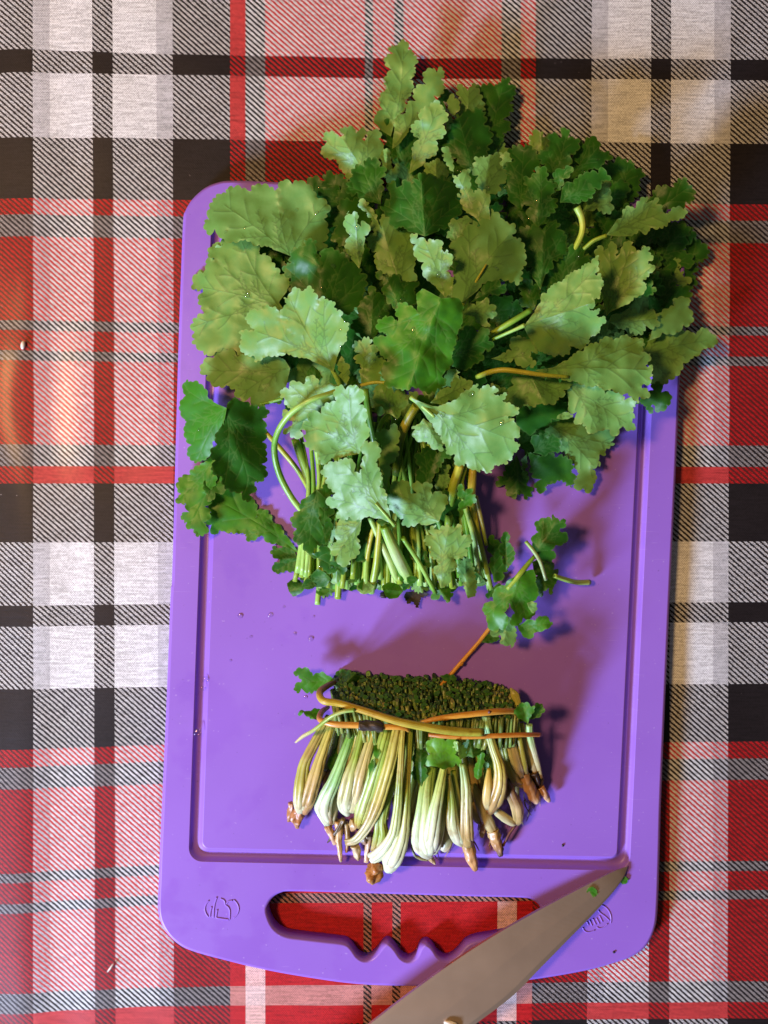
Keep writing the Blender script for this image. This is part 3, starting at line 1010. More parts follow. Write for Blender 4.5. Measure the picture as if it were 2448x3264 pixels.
L_('B', (430, 1010), [(350, 930), (300, 760), (330, 640), (320, 570), (410, 530), (430, 480), (490, 500), (520, 530), (520, 600), (570, 640), (560, 720), (590, 780), (560, 860), (510, 930)], 36, 'u', tilt=(1.00, 0.00))
L_('B', (520, 760), [(560, 640), (530, 590), (580, 520), (650, 480), (700, 460), (720, 500), (690, 570), (650, 620)], 35, 'u', tilt=(2.55, 1.70), amp=3)
L_('B', (620, 790), [(640, 680), (700, 600), (830, 550), (960, 490), (1010, 490), (1010, 530), (1060, 580), (1000, 630), (950, 660), (880, 640), (920, 680), (880, 740), (820, 800), (740, 790)], 37, 'u', tilt=(-0.85, 3.40), fold=5, amp=3)
L_('B', (830, 870), [(850, 820), (900, 700), (980, 640), (1060, 600), (1080, 660), (1050, 700), (1090, 800), (1080, 860), (1040, 880), (930, 860)], 30, 'd', tilt=(-3.00, -1.50), amp=3)
L_('B', (1080, 950), [(1080, 900), (1090, 700), (1020, 560), (1060, 420), (1150, 400), (1200, 440), (1270, 430), (1300, 490), (1350, 530), (1340, 600), (1300, 680), (1250, 800)], 13, 'u', tilt=(-2.00, -1.00), floor=5.6)
L_('B', (1250, 980), [(1300, 880), (1400, 740), (1480, 670), (1580, 650), (1680, 600), (1740, 590), (1790, 650), (1790, 740), (1770, 800), (1650, 850), (1500, 880)], 27, 'u', tilt=(3.19, 3.19), floor=6.8)
L_('B', (1030, 1075), [(1120, 950), (1220, 840), (1310, 800), (1390, 740), (1440, 790), (1480, 760), (1520, 830), (1500, 890), (1640, 850), (1740, 830), (1730, 890), (1620, 960), (1400, 1040), (1150, 1092)],
   35, 'd', tilt=(1.00, -1.00), fold=6, amp=3, per=18)
L_('B', (450, 1560), [(300, 1300), (260, 1100), (280, 1030), (360, 980), (420, 1010), (470, 965), (510, 1000), (560, 960), (620, 980), (640, 1080), (700, 1130), (690, 1200), (600, 1300), (500, 1400)], 34, 'u', tilt=(1.00, -1.50), fold=-3)
L_('E', (300, 720), [(200, 640), (120, 520), (60, 420), (180, 300), (330, 230), (480, 260), (560, 330), (480, 480)], 30, 'u', tilt=(0.00, -1.00))
L_('E', (60, 800), [(-60, 740), (-60, 600), (0, 520), (80, 560), (110, 680)], 32, 'u', tilt=(1.70, 1.70))
# --- right
L_('E', (950, 240), [(1000, 260), (950, 150), (1100, 80), (1420, 20), (1450, 100), (1500, 180), (1300, 250)], 12, 'u', tilt=(-1.00, 0.00), floor=5.6)
L_('E', (1050, 560), [(1100, 400), (1150, 200), (1300, 120), (1480, 180), (1560, 190), (1590, 290), (1530, 390), (1470, 380), (1490, 460), (1480, 550), (1440, 580), (1430, 700), (1300, 660), (1150, 600)], 11, 'u', tilt=(-1.50, -0.50), floor=5.6)
L_('E', (920, 690), [(960, 700), (1000, 560), (1060, 500), (1110, 480), (1120, 530), (1090, 590), (1130, 620), (1060, 680)], 38, 'u', tilt=(1.70, 1.70), amp=3)
L_('E', (700, 850), [(620, 470), (640, 380), (600, 290), (610, 240), (650, 225), (680, 290), (720, 210), (760, 200), (790, 260), (785, 320), (830, 270), (870, 200), (930, 190), (945, 260), (960, 290), (1020, 240),
   (1080, 250), (1085, 310), (1115, 340), (1060, 395), (1120, 410), (1110, 470), (1000, 540), (1060, 560), (1030, 640), (960, 690), (850, 760), (740, 810)], 42, 'd', tilt=(3.40, 1.36), amp=2, per=18)
L_('E', (-30, 940), [(30, 860), (120, 720), (130, 660), (250, 570), (400, 470), (560, 370), (640, 310), (620, 400), (630, 450), (600, 490), (645, 480), (650, 520), (685, 560), (640, 610), (655, 650), (640, 690),
   (570, 690), (610, 750), (590, 780), (530, 770), (550, 800), (640, 790), (610, 850), (680, 860), (690, 920), (630, 950), (640, 1010), (550, 1020), (565, 1070), (510, 1100), (480, 1140), (400, 1130), (370, 1090),
   (370, 1190), (310, 1210), (280, 1160), (260, 1220), (210, 1180), (150, 1180), (90, 1150), (30, 1060), (0, 1010)], 52, 'd', tilt=(3.40, 5.53), fold=-5, amp=1.8, per=16, tip=(620, 720))
L_('H', (400, 330), [(560, 310), (700, 230), (850, 130), (1000, 60), (1070, 30), (1100, 70), (1200, 20), (1270, 50), (1340, 60), (1370, 110), (1340, 180), (1420, 180), (1410, 240), (1370, 290), (1440, 290), (1420, 340),
   (1450, 370), (1410, 400), (1420, 450), (1340, 460), (1400, 520), (1400, 570), (1320, 590), (1310, 620), (1270, 570), (1150, 530), (950, 480), (720, 430), (560, 400)], 44, 'd', tilt=(-0.50, -0.80), fold=-6, amp=2.2, per=18)
L_('H', (680, 450), [(690, 560), (710, 700), (760, 740), (760, 790), (820, 830), (860, 820), (880, 870), (960, 890), (1010, 830), (1060, 890), (1110, 900), (1150, 840), (1210, 860), (1280, 840), (1260, 790), (1290, 750),
   (1240, 710), (1290, 660), (1260, 600), (1200, 560), (1000, 500), (820, 450)], 34, 'd', tilt=(1.36, 3.74), amp=2, per=18, fold=3)
L_('E', (1000, 1200), [(1060, 1100), (1080, 1000), (1200, 980), (1400, 1000), (1560, 970), (1640, 990), (1670, 1080), (1560, 1160), (1450, 1200), (1400, 1280), (1340, 1330), (1260, 1440), (1110, 1460), (1080, 1300)], 19, 'd', tilt=(-1.00, -1.00), fold=3, amp=2.5, floor=6.8)
L_('E', (1040, 1080), [(1080, 1060), (1120, 920), (1180, 830), (1250, 780), (1280, 710), (1400, 700), (1440, 720), (1450, 800), (1440, 900), (1400, 960), (1250, 1000)], 23, 'd', tilt=(-1.00, -0.50), amp=3, floor=6.8)
L_('E', (720, 900), [(740, 840), (900, 810), (1050, 800), (1160, 830), (1150, 920), (1000, 1000), (820, 960)], 27, 'd', tilt=(-1.00, -1.00))
L_('H', (1260, 500), [(1290, 650), (1320, 600), (1390, 560), (1420, 470), (1500, 450), (1580, 540), (1590, 660), (1480, 690), (1440, 640), (1440, 700), (1370, 670)], 24, 'u', tilt=(1.70, 3.40), amp=2.5)
L_('H', (360, 370), [(200, 400), (180, 490), (120, 560), (150, 620), (230, 650), (300, 630), (370, 655), (440, 610), (490, 650), (580, 610), (600, 570), (680, 540), (720, 430), (560, 400)], 40, 'd', tilt=(0.00, 0.00), amp=3, mat=M_LEAF)
L_('H', (520, 800), [(470, 860), (600, 960), (680, 1100), (760, 1160), (770, 1250), (760, 1380), (850, 1410), (890, 1390), (900, 1340), (960, 1300), (940, 1260), (870, 1200), (980, 1190), (940, 1120), (1020, 1080),
   (1010, 1020), (1110, 980), (1100, 940), (1110, 900), (1000, 850), (850, 800), (740, 750)], 18, 'd', tilt=(-2.00, 1.00), amp=2.5)
L_('H', (380, 1060), [(400, 1050), (370, 930), (430, 880), (510, 900), (500, 940), (560, 900), (640, 930), (610, 1000), (600, 1060), (480, 1075)], 25, 'u', tilt=(1.70, 3.40), amp=3)
L_('H', (330, 1030), [(330, 1300), (270, 1130), (350, 1050), (460, 1100), (560, 1060), (680, 1110), (740, 1170), (740, 1370), (690, 1320), (620, 1310), (540, 1300), (500, 1400), (420, 1380)], 18, 'u', tilt=(0.00, 3.40))
L_('H', (240, 1080), [(160, 1200), (100, 1250), (80, 1330), (130, 1370), (200, 1440), (270, 1430), (330, 1460), (370, 1400), (330, 1290)], 14, 'u', tilt=(0.00, 1.50))
L_('H', (180, 800), [(260, 960), (230, 750), (270, 660), (430, 640), (600, 600), (700, 650), (710, 720), (600, 760), (500, 830), (370, 900)], 25, 'u', tilt=(0.00, 0.00), amp=2)
L_('H', (590, 760), [(600, 730), (690, 700), (740, 720), (730, 745), (650, 762)], 27, 'd', tilt=(1.70, 5.10), amp=1)
L_('H', (10, 230), [(170, 180), (150, 150), (210, 60), (330, 30), (400, 150), (420, 180), (330, 220), (400, 280), (360, 320), (250, 270)], 38, 'd', tilt=(-1.00, -1.00), amp=3)
# --- centre
L_('D', (560, 800), [(390, 640), (350, 580), (290, 450), (255, 330), (290, 280), (290, 210), (380, 120), (470, 200), (560, 260), (640, 290), (680, 430), (660, 560), (690, 700), (600, 720)], 31, 'd', tilt=(1.50, 0.00), fold=-6, amp=2.5)
L_('D', (1080, 900), [(990, 850), (1010, 720), (1040, 600), (1030, 480), (970, 390), (1060, 330), (1130, 230), (1200, 170), (1225, 250), (1270, 100), (1330, 80), (1400, 120), (1480, 180), (1480, 210), (1540, 210), (1560, 260),
   (1540, 320), (1590, 340), (1650, 430), (1640, 560), (1610, 600), (1620, 680), (1570, 740), (1480, 690), (1300, 710), (1180, 830)], 47, 'd', tilt=(-2.20, -1.00), amp=3, per=20, tip=(1480, 330))
L_('D', (1030, 400), [(1000, 350), (950, 290), (990, 180), (1060, 170), (1080, 130), (1150, 160), (1160, 190), (1080, 290)], 41, 'd', tilt=(-1.00, -1.00), amp=3)
L_('D', (560, 1000), [(420, 900), (390, 750), (350, 700), (340, 620), (400, 680), (520, 660), (600, 720), (690, 720), (680, 900), (600, 930)], 34, 'u', tilt=(0.00, -1.00), amp=3)
L_('D', (280, 1270), [(150, 1160), (125, 1100), (160, 1000), (220, 870), (250, 800), (310, 760), (360, 800), (410, 920), (430, 1000), (300, 1220)], 35, 'u', tilt=(0.00, 0.00), amp=2.5)
L_('D', (940, 850), [(850, 760), (760, 660), (720, 560), (690, 480), (640, 380), (645, 310), (690, 290), (740, 330), (785, 395), (800, 350), (840, 325), (890, 360), (905, 430), (950, 420), (960, 470), (990, 500), (980, 580),
   (975, 660), (1010, 720), (990, 810)], 51, 'd', tilt=(4.68, 5.95), amp=2)
L_('D', (1100, 1000), [(1130, 960), (1200, 890), (1300, 860), (1340, 890), (1390, 940), (1340, 970), (1380, 1000), (1360, 1040), (1320, 1050), (1330, 1110), (1250, 1080), (1180, 1020)], 46, 'd', tilt=(0.00, 3.40), amp=2)
L_('D', (1140, 900), [(1180, 850), (1280, 720), (1420, 700), (1480, 740), (1440, 800), (1350, 840), (1220, 880)], 47, 'u', tilt=(0.00, 1.00), amp=2.5)
L_('D', (985, 1380), [(1010, 1280), (1060, 1180), (1150, 1110), (1290, 1130), (1340, 1180), (1310, 1230), (1350, 1280), (1310, 1340), (1230, 1340), (1260, 1390), (1210, 1450), (1100, 1480), (1000, 1470)], 46, 'u', tilt=(-1.00, 0.00), amp=3)
L_('D', (905, 860), [(740, 770), (680, 830), (700, 1000), (650, 930), (600, 900), (520, 910), (500, 960), (530, 1050), (480, 1040), (410, 1010), (350, 1060), (340, 1130), (420, 1190), (330, 1200), (300, 1240), (350, 1320),
   (420, 1400), (390, 1450), (375, 1540), (430, 1640), (560, 1660), (700, 1650), (790, 1690), (880, 1670), (940, 1600), (920, 1520), (1000, 1430), (1010, 1280), (1050, 1180), (1090, 1040), (1100, 930), (1060, 860), (1000, 850)],
   60, 'u', tilt=(0.80, 1.60), fold=-9, amp=2.6, per=20, mat=M_YOUNG, tip=(640, 1600))
L_('D', (200, 1640), [(190, 1480), (150, 1380), (140, 1260), (190, 1220), (280, 1230), (330, 1300), (330, 1360), (400, 1420), (370, 1560), (240, 1600)], 40, 'd', tilt=(3.19, 4.25), amp=4, per=16, wob=4)
L_('G', (90, 430), [(60, 320), (40, 170), (100, 160), (140, 240), (130, 400)], 38, 'd', tilt=(3.19, 4.25), amp=3)
# --- lower left
L_('F', (450, 610), [(330, 560), (250, 440), (180, 380), (100, 355), (70, 440), (50, 560), (70, 740), (100, 900), (110, 1000), (190, 1110), (270, 1040), (330, 940), (420, 780)], 27, 'u', tilt=(10.62, 4.68), amp=2.5, mat=M_YOUNG)
L_('F', (440, 620), [(460, 560), (520, 510), (560, 540), (640, 560), (650, 600), (740, 580), (800, 640), (800, 700), (780, 800), (800, 920), (780, 1000), (800, 1060), (790, 1200), (720, 1280), (660, 1260), (700, 1320), (670, 1420),
   (590, 1400), (440, 1290), (350, 1190), (310, 1060), (360, 850), (425, 720)], 29, 'u', tilt=(-7.65, 3.40), amp=3)
L_('F', (390, 960), [(300, 1040), (200, 1130), (110, 1170), (50, 1240), (10, 1330), (10, 1430), (100, 1440), (50, 1560), (110, 1610), (110, 1680), (180, 1730), (270, 1700), (290, 1560), (300, 1400), (340, 1250)], 17, 'u', tilt=(2.00, 0.60), amp=3, mat=M_YOUNG)
L_('F', (400, 1050), [(330, 1150), (260, 1290), (250, 1380), (300, 1420), (420, 1350), (450, 1200)], 17, 'u', tilt=(0.00, 0.00), amp=2)
L_('P', (945, 1175), [(880, 1080), (800, 980), (700, 880), (600, 800), (530, 720), (470, 680), (450, 720), (390, 740), (330, 800), (350, 860), (325, 930), (340, 990), (390, 1040), (470, 1020), (550, 1030), (600, 1080), (690, 1060), (750, 1100), (860, 1130)],
   12.4, 'u', tilt=(-0.20, 0.30), amp=3, wob=1.0, mat=M_YOUNG, floor=10.6)
L_('P', (955, 1200), [(930, 1190), (860, 1130), (780, 1120), (760, 1170), (800, 1210), (770, 1240), (780, 1290), (850, 1300), (920, 1280)], 13, 'u', amp=3)
L_('P', (1150, 230), [(1080, 250), (980, 330), (960, 400), (890, 400), (830, 370), (900, 330), (830, 230), (890, 210), (820, 140), (830, 90), (880, 50), (960, 40), (1010, 0), (1060, 20), (1080, 70), (1180, 60), (1190, 150)], 42, 'd', tilt=(5.10, 4.25), amp=2.5)
L_('P', (1340, 510), [(1290, 520), (1210, 530), (1120, 580), (1060, 540), (1060, 490), (960, 440), (980, 390), (1000, 370), (960, 310), (1000, 260), (1040, 240), (1150, 180), (1190, 90), (1220, 60), (1280, 70), (1350, 70), (1360, 150), (1390, 300),
   (1400, 400), (1370, 440)], 51, 'd', tilt=(5.10, 5.10), amp=2.5)
L_('P', (1555, 975), [(1480, 940), (1380, 930), (1250, 950), (1185, 920), (1190, 880), (1135, 840), (1130, 795), (1185, 770), (1110, 690), (1090, 640), (1140, 580), (1190, 545), (1290, 565), (1340, 640), (1370, 610), (1350, 500), (1390, 415), (1440, 430),
   (1470, 500), (1460, 620), (1490, 720), (1530, 860)], 47, 'd', tilt=(3.83, 6.80), amp=2.5)
L_('G', (940, 1610), [(850, 1640), (620, 1640), (560, 1540), (460, 1500), (520, 1460), (470, 1410), (510, 1380), (490, 1320), (540, 1290), (580, 1240), (640, 1260), (700, 1350), (730, 1280), (790, 1260), (860, 1290), (870, 1340), (920, 1340),
   (1000, 1400), (1020, 1460), (960, 1540)], 38, 'd', tilt=(1.70, 1.70), amp=2.5)
L_('G', (690, 520), [(790, 560), (900, 600), (1050, 560), (1150, 480), (1220, 430), (1280, 400), (1290, 460), (1360, 405), (1420, 420), (1460, 460), (1400, 510), (1530, 480), (1510, 560), (1640, 600), (1630, 660), (1540, 690), (1590, 700), (1600, 750),
   (1660, 800), (1650, 860), (1580, 870), (1650, 930), (1620, 990), (1590, 1000), (1590, 1070), (1530, 1060), (1540, 1110), (1470, 1110), (1420, 1100), (1410, 1180), (1360, 1180), (1310, 1140), (1290, 1180), (1210, 1140), (1170, 1080), (1160, 1130),
   (1090, 1110), (1070, 1030), (1010, 1010), (990, 930), (900, 790), (800, 650)], 58, 'd', tilt=(2.38, 5.78), amp=1.8, per=16, tip=(1620, 900))
L_('G', (800, 700), [(760, 760), (690, 790), (720, 860), (800, 910), (900, 960), (970, 980), (990, 940), (960, 850), (900, 770)], 47, 'd', tilt=(1.70, 5.10), amp=3)
L_('G', (570, 710), [(520, 670), (420, 590), (340, 470), (420, 410), (520, 430), (620, 470), (670, 540), (620, 620), (590, 690)], 45, 'd', tilt=(-1.00, -1.00), amp=1.5)
L_('G', (470, 1400), [(430, 1150), (410, 950), (395, 850), (460, 800), (540, 740), (580, 830), (590, 950), (540, 1060), (500, 1200)], 41, 'd', tilt=(-0.50, -0.50), amp=2.5)
L_('G', (820, 1290), [(740, 1260), (750, 1100), (740, 1020), (800, 960), (900, 980), (1000, 980), (1040, 1040), (940, 1120), (900, 1180), (880, 1260)], 30, 'u', tilt=(0.00, 1.00), amp=3)
L_('G', (950, 1380), [(920, 1330), (910, 1200), (980, 1120), (1030, 1130), (1030, 1250), (990, 1350)], 27, 'd', tilt=(1.70, 1.70), amp=3)
L_('G', (860, 565), [(900, 520), (1000, 420), (1100, 350), (1200, 350), (1230, 420), (1150, 500), (1000, 580)], 52, 'd', tilt=(-1.00, 0.00), amp=2.5)
L_('G', (870, 560), [(900, 520), (940, 400), (1050, 280), (1130, 290), (1120, 350), (1020, 420), (940, 540)], 49, 'd', tilt=(1.70, 1.70), amp=2)
L_('G', (1390, 480), [(1420, 450), (1400, 400), (1470, 430), (1540, 430), (1545, 480), (1480, 490)], 52, 'u', amp=2, tilt=(1.70, 1.70))
L_('G', (1120, 1600), [(1120, 1500), (1115, 1350), (1130, 1290), (1160, 1300), (1170, 1360), (1220, 1320), (1260, 1370), (1250, 1430), (1180, 1470), (1150, 1560)], 34, 'u', mat=M_YOUNG, tilt=(1.70, 1.70), amp=2.5)
# --- lower edge
L_('I', (700, 545), [(600, 530), (450, 545), (470, 580), (410, 600), (395, 660), (430, 740), (490, 720), (440, 800), (450, 870), (520, 940), (600, 940), (650, 850), (680, 680)], 32, 'd', tilt=(4.25, 3.19), amp=2.5)
L_('I', (1400, 1150), [(1340, 1000), (1370, 900), (1290, 800), (1270, 700), (1300, 640), (1350, 590), (1380, 650), (1400, 630), (1450, 610), (1550, 590), (1570, 650), (1640, 690), (1650, 750), (1640, 820), (1560, 880), (1500, 980), (1480, 1100)], 38, 'd', tilt=(0.85, 1.70), amp=3, per=16, fold=4)
L_('J', (250, 960), [(200, 800), (160, 700), (200, 620), (260, 600), (300, 680), (330, 850), (320, 940)], 28, 'd', tilt=(1.70, 3.40), amp=4, per=14, wob=3)
L_('I', (380, 760), [(330, 480), (270, 420), (300, 280), (380, 210), (480, 300), (420, 360), (450, 450), (440, 520), (420, 700)], 34, 'u', amp=2.5)
L_('I', (180, 800), [(300, 900), (420, 1010), (540, 1025), (550, 950), (450, 890), (370, 780), (320, 790), (290, 850)], 27, 'u', amp=2, tilt=(0.00, 3.40))
L_('I', (230, 850), [(190, 880), (140, 900), (150, 960), (135, 1040), (200, 1085), (215, 1020), (260, 1000)], 14, 'u', amp=4, per=14)
L_('I', (440, 1060), [(340, 1080), (360, 1150), (340, 1230), (440, 1200), (470, 1130)], 13, 'd', amp=4, per=14)
L_('I', (560, 960), [(540, 1000), (590, 1060), (600, 1140), (640, 1060), (600, 980)], 19, 'u', amp=3)
L_('I', (1180, 1010), [(1120, 1090), (1140, 1150), (1200, 1190), (1290, 1150), (1280, 1060)], 19, 'd', amp=4, per=14, tilt=(0.00, 5.10))
L_('I', (1330, 1080), [(1290, 1090), (1320, 1230), (1360, 1250), (1380, 1200), (1450, 1270), (1510, 1190), (1470, 1120)], 18, 'u', mat=M_YOUNG, amp=3)
L_('I', (900, 1000), [(860, 1080), (850, 1150), (950, 1160), (960, 1080)], 16, 'd', amp=3, tilt=(0.00, 3.40))
L_('I', (1080, 760), [(1100, 760), (1200, 800), (1280, 830), (1300, 950), (1200, 940), (1130, 860)], 22, 'u', amp=3)
L_('I', (1000, 560), [(900, 470), (905, 430), (960, 470), (1010, 520)], 44, 'd', amp=2)
L_('I', (960, 560), [(870, 590), (830, 550), (880, 530), (980, 600), (930, 640)], 40, 'u', amp=1.5)
L_('J', (480, 820), [(440, 560), (430, 430), (490, 400), (550, 500), (600, 700), (560, 800)], 17, 'u', amp=3)
L_('J', (590, 720), [(540, 560), (530, 460), (590, 385), (630, 440), (650, 560), (640, 660), (600, 690)], 24, 'u', amp=1.5, tilt=(1.00, 0.00), fold=6)
L_('J', (480, 860), [(440, 880), (410, 960), (450, 960), (540, 860), (520, 820)], 14, 'u', amp=3)

# --- stalks you can follow in the pile
def S_(*a, **k):
    return stem(BUNCH, *a, **k)
S_('F', [(1470, 440, 51, 40), (1330, 490, 54, 46), (1180, 545, 55, 50), (1010, 660, 51, 54), (900, 820, 44, 54), (870, 980, 36, 56), (910, 1180, 30, 58), (1010, 1380, 26, 56), (1120, 1520, 23, 54), (1220, 1590, 21, 46)], [YG, LG, LG, GR, GR, LG, YG])
S_('F', [(1380, 270, 34, 40), (1430, 370, 38, 42), (1460, 450, 40, 40)], [LG, GR])
S_('F', [(640, 600, 22, 26), (800, 565, 26, 28), (950, 525, 28, 28)], [GR])
S_('F', [(770, 800, 22, 40), (950, 1000, 20, 46), (1090, 1180, 18, 44), (1200, 1400, 17, 44), (1260, 1700, 14, 44)], [YE, YG, YG])
S_('F', [(1050, 880, 26, 70), (1120, 1080, 23, 78), (1190, 1280, 20, 80), (1230, 1430, 18, 76), (1280, 1800, 15, 66)], [GR, LG, GR])
S_('F', [(1240, 940, 28, 46), (1265, 1130, 25, 50), (1280, 1300, 22, 50)], [LG, GR])
S_('I', [(310, 1290, 13.0, 50), (325, 1100, 14, 50), (320, 900, 17, 48), (300, 620, 21, 52), (240, 470, 22, 60)], [LG, YG, LG])
S_('I', [(490, 1235, 13.0, 60), (495, 1050, 16, 60), (470, 800, 18, 50)], [YG, LG])
S_('I', [(180, 900, 15, 60), (185, 700, 19, 64), (195, 460, 22, 54)], [GR, LG, LG])
S_('I', [(705, 1185, 15, 50), (745, 900, 22, 46), (790, 660, 28, 40), (840, 560, 30, 30)], [LG, YE, YE, YG])
S_('I', [(780, 1182, 16, 66), (825, 950, 24, 62), (850, 700, 30, 52), (855, 560, 33, 40)], [LG, YG, YE, YG])
S_('I', [(1030, 1120, 17, 66), (950, 920, 24, 62), (850, 700, 28, 52), (770, 520, 32, 46)], [LG, (.42, .58, .22), LG])
S_('I', [(1115, 1070, 18, 110), (1020, 880, 27, 106), (940, 700, 33, 96), (900, 600, 35, 84)], [LG, (.46, .62, .28), LG, GR])
S_('I', [(1350, 1190, 18, 42), (1210, 930, 26, 42), (1060, 700, 32, 40)], [GR, LG, GR])
S_('I', [(1400, 1130, 16, 40), (1430, 900, 20, 60), (1470, 500, 26, 70)], [GR, YG])
S_('G', [(1130, 1100, 30, 80), (1060, 1320, 27, 84), (1000, 1650, 20, 80)], [YE, YG, GR])
S_('G', [(1170, 1120, 28, 46), (1100, 1400, 24, 46), (1070, 1680, 18, 46)], [YG, GR])
S_('G', [(1240, 1140, 26, 72), (1225, 1400, 24, 76), (1240, 1680, 20, 78)], [OR_, YE, YG])
S_('J', [(300, 150, 22, 76), (330, 380, 20, 72), (390, 620, 17, 64), (450, 880, 13.2, 60)], [YE, YG, LG])
S_('J', [(325, 60, 26, 34), (370, 260, 23, 36), (415, 490, 19, 34)], [(.36, .34, .14), YG])
S_('G', [(740, 590, 42, 78), (650, 740, 36, 84), (590, 920, 30, 80), (560, 1200, 24, 70)], [YG, YE, DK, DK])
S_('G', [(510, 640, 36, 44), (430, 740, 34, 44), (390, 880, 30, 40)], [YG, GR])
S_('G', [(290, 440, 30, 56), (320, 680, 28, 58), (370, 930, 24, 56)], [GR, DK])
S_('H', [(-110, 390, 36, 44), (0, 350, 42, 48), (130, 330, 45, 48), (300, 350, 46, 44), (480, 375, 46, 40), (700, 392, 45, 30)], [YG, YE, YE, YG])
S_('D', [(1700, 960, 46, 50), (1500, 1080, 44, 54), (1320, 1190, 38, 50)], [GR, YG])
S_('D', [(1640, 1095, 50, 40), (1520, 1150, 48, 30), (1350, 1225, 42, 30)], [LG, LG, GR])
S_('B', [(770, 830, 34, 66), (815, 930, 33, 60), (815, 1060, 31, 54), (730, 1240, 28, 50)], [LG, YE, YG])
S_('B', [(1035, 1080, 33, 36), (920, 1125, 31, 38), (830, 1200, 28, 34)], [YG, YG])
S_('G', [(690, 515, 55, 44), (780, 585, 57, 36), (900, 690, 58, 26)], [LG, LG])
S_('I', [(990, 600, 42, 30), (910, 500, 45, 24), (820, 400, 46, 16)], [LG])
S_('G', [(250, 410, 40, 30), (370, 385, 43, 32), (500, 390, 45, 36)], [YE, YG])
S_('D', [(1080, 930, 44, 46), (1180, 760, 47.5, 26), (1300, 560, 48.5, 14)], [YG, YE])
# the cut ends packed side by side along the lower edge
rs = random.Random(21)
for i in range(104):
    t = (i % 52) / 51
    x0 = 945 + 600 * t + rs.uniform(-8, 8)
    y0 = 1868 + rs.uniform(-26, 16) - 18 * (2 * t - 1) ** 2
    lay = rs.choice((12.2, 12.6, 14.5, 17.0, 19.5))
    xw = 1245 + (x0 - 1245) * rs.uniform(.55, .95)
    pts = [(x0, y0, lay, rs.uniform(13, 23)), (x0 + (xw - x0) * .35 + rs.uniform(-8, 8), y0 - 140, lay + 4, rs.uniform(14, 21)),
           (xw, y0 - 300, lay + 6, rs.uniform(12, 18)), (xw + rs.uniform(-60, 60), y0 - 520, lay + 6, 12)]
    c = rs.choice([[LG, LG, GR], [YG, GR, GR], [GR, GR, DK], [LG, YG, GR], [(.42, .60, .20), LG, GR]])
    link("stem", tube_mesh("stem", pts, c, seed=100 + i, cap_in=(.34, .46, .16), sides=12, ridge=.05), M_STEM, BUNCH)

# leaf fragments chopped through and stuck among the cut ends
for i in range(16):
    x = rs.uniform(940, 1540)
    y = rs.uniform(1835, 1885)
    s = rs.uniform(14, 44)
    pl = [(x + s * rs.uniform(.5, 1.0) * math.cos(a), y + s * rs.uniform(.5, 1.0) * math.sin(a)) for a in [k * .9 for k in range(1, 7)]]
    leaf(BUNCH, 'S', (x + s, y), pl, rs.uniform(12, 22), rs.choice('uud'), name="leaf_shred", amp=.5, per=10, tilt=(rs.uniform(-8, 8), rs.uniform(-10, 10)),
         mat=rs.choice((M_LEAF, M_LEAF, M_YOUNG)))

L_('S', (1010, 1560), [(960, 1600), (930, 1660), (945, 1730), (985, 1760), (1040, 1730), (1062, 1660), (1050, 1600)], 33, 'u', tilt=(-1, 2), amp=3)
L_('S', (1420, 1560), [(1370, 1590), (1350, 1650), (1375, 1700), (1430, 1700), (1470, 1640), (1460, 1590)], 27, 'u', tilt=(1, 2), amp=3)
L_('S', (1180, 1640), [(1130, 1680), (1120, 1750), (1150, 1790), (1200, 1770), (1225, 1700)], 25, 'u', tilt=(0, 2), amp=3)
L_('S', (1300, 1740), [(1250, 1760), (1240, 1820), (1280, 1850), (1330, 1830), (1345, 1770)], 24, 'u', tilt=(0, 3), amp=3, mat=M_YOUNG)
L_('S', (1080, 1740), [(1040, 1770), (1035, 1830), (1070, 1860), (1110, 1840), (1120, 1780)], 23, 'd', tilt=(1, 3), amp=3)

# ------------------------------------------------------------------ loose sprig on the right
SPRIG = thing("herb_sprig", at(1640, 1900, TOP), "small dark green sprig with a thin orange stalk lying right of the bunch's cut ends", "herb sprig")
def P_(*a, **k):
    return leaf(SPRIG, *a, **k)
P_('J', (830, 600), [(830, 520), (830, 400), (860, 300), (920, 270), (970, 230), (1000, 220), (990, 260), (1090, 255), (1110, 310), (1090, 360), (1130, 400), (1100, 460), (1020, 500), (1030, 560), (970, 640), (900, 640)], 31, 'u', tilt=(1, 1), amp=2.5, fold=4)
P_('J', (820, 640), [(830, 700), (860, 850), (850, 940), (900, 950), (900, 880), (990, 920), (980, 860), (1045, 840), (1020, 750), (1050, 700), (980, 640), (900, 600)], 26, 'u', tilt=(-2, -1), amp=2.5)
P_('J', (720, 730), [(540, 850), (480, 930), (400, 1040), (390, 1120), (430, 1160), (460, 1230), (520, 1260), (570, 1240), (600, 1150), (605, 980), (640, 1000), (640, 1180), (690, 1190), (780, 1150), (830, 1080), (860, 950), (860, 820), (830, 700)], 33, 'u', tilt=(0, 1.5), fold=-8, amp=1.5, wob=2.4, mat=M_YOUNG, tip=(560, 1240))
P_('J', (620, 1120), [(480, 1200), (460, 1250), (480, 1295), (540, 1300), (550, 1350), (590, 1370), (630, 1405), (660, 1350), (680, 1190)], 25, 'd', tilt=(0, 2), amp=2)
P_('J', (690, 1200), [(700, 1240), (760, 1300), (830, 1310), (850, 1270), (940, 1220), (1000, 1190), (1000, 1160), (950, 1130), (860, 1130), (780, 1160)], 30, 'u', tilt=(1.5, 1), amp=1.5, mat=M_YOUNG)
P_('J', (770, 1000), [(800, 1060), (830, 1090), (868, 1050), (860, 1000), (820, 990)], 37, 'd', tilt=(1, 2), amp=1)
P_('J', (370, 1350), [(430, 1280), (530, 1310), (540, 1335), (450, 1350)], 16, 'u', amp=1)
stem(SPRIG, 'J', [(840, 590, 31, 34), (780, 660, 32, 44), (700, 760, 33, 50), (600, 880, 31, 34)], [GR, YG, YG])
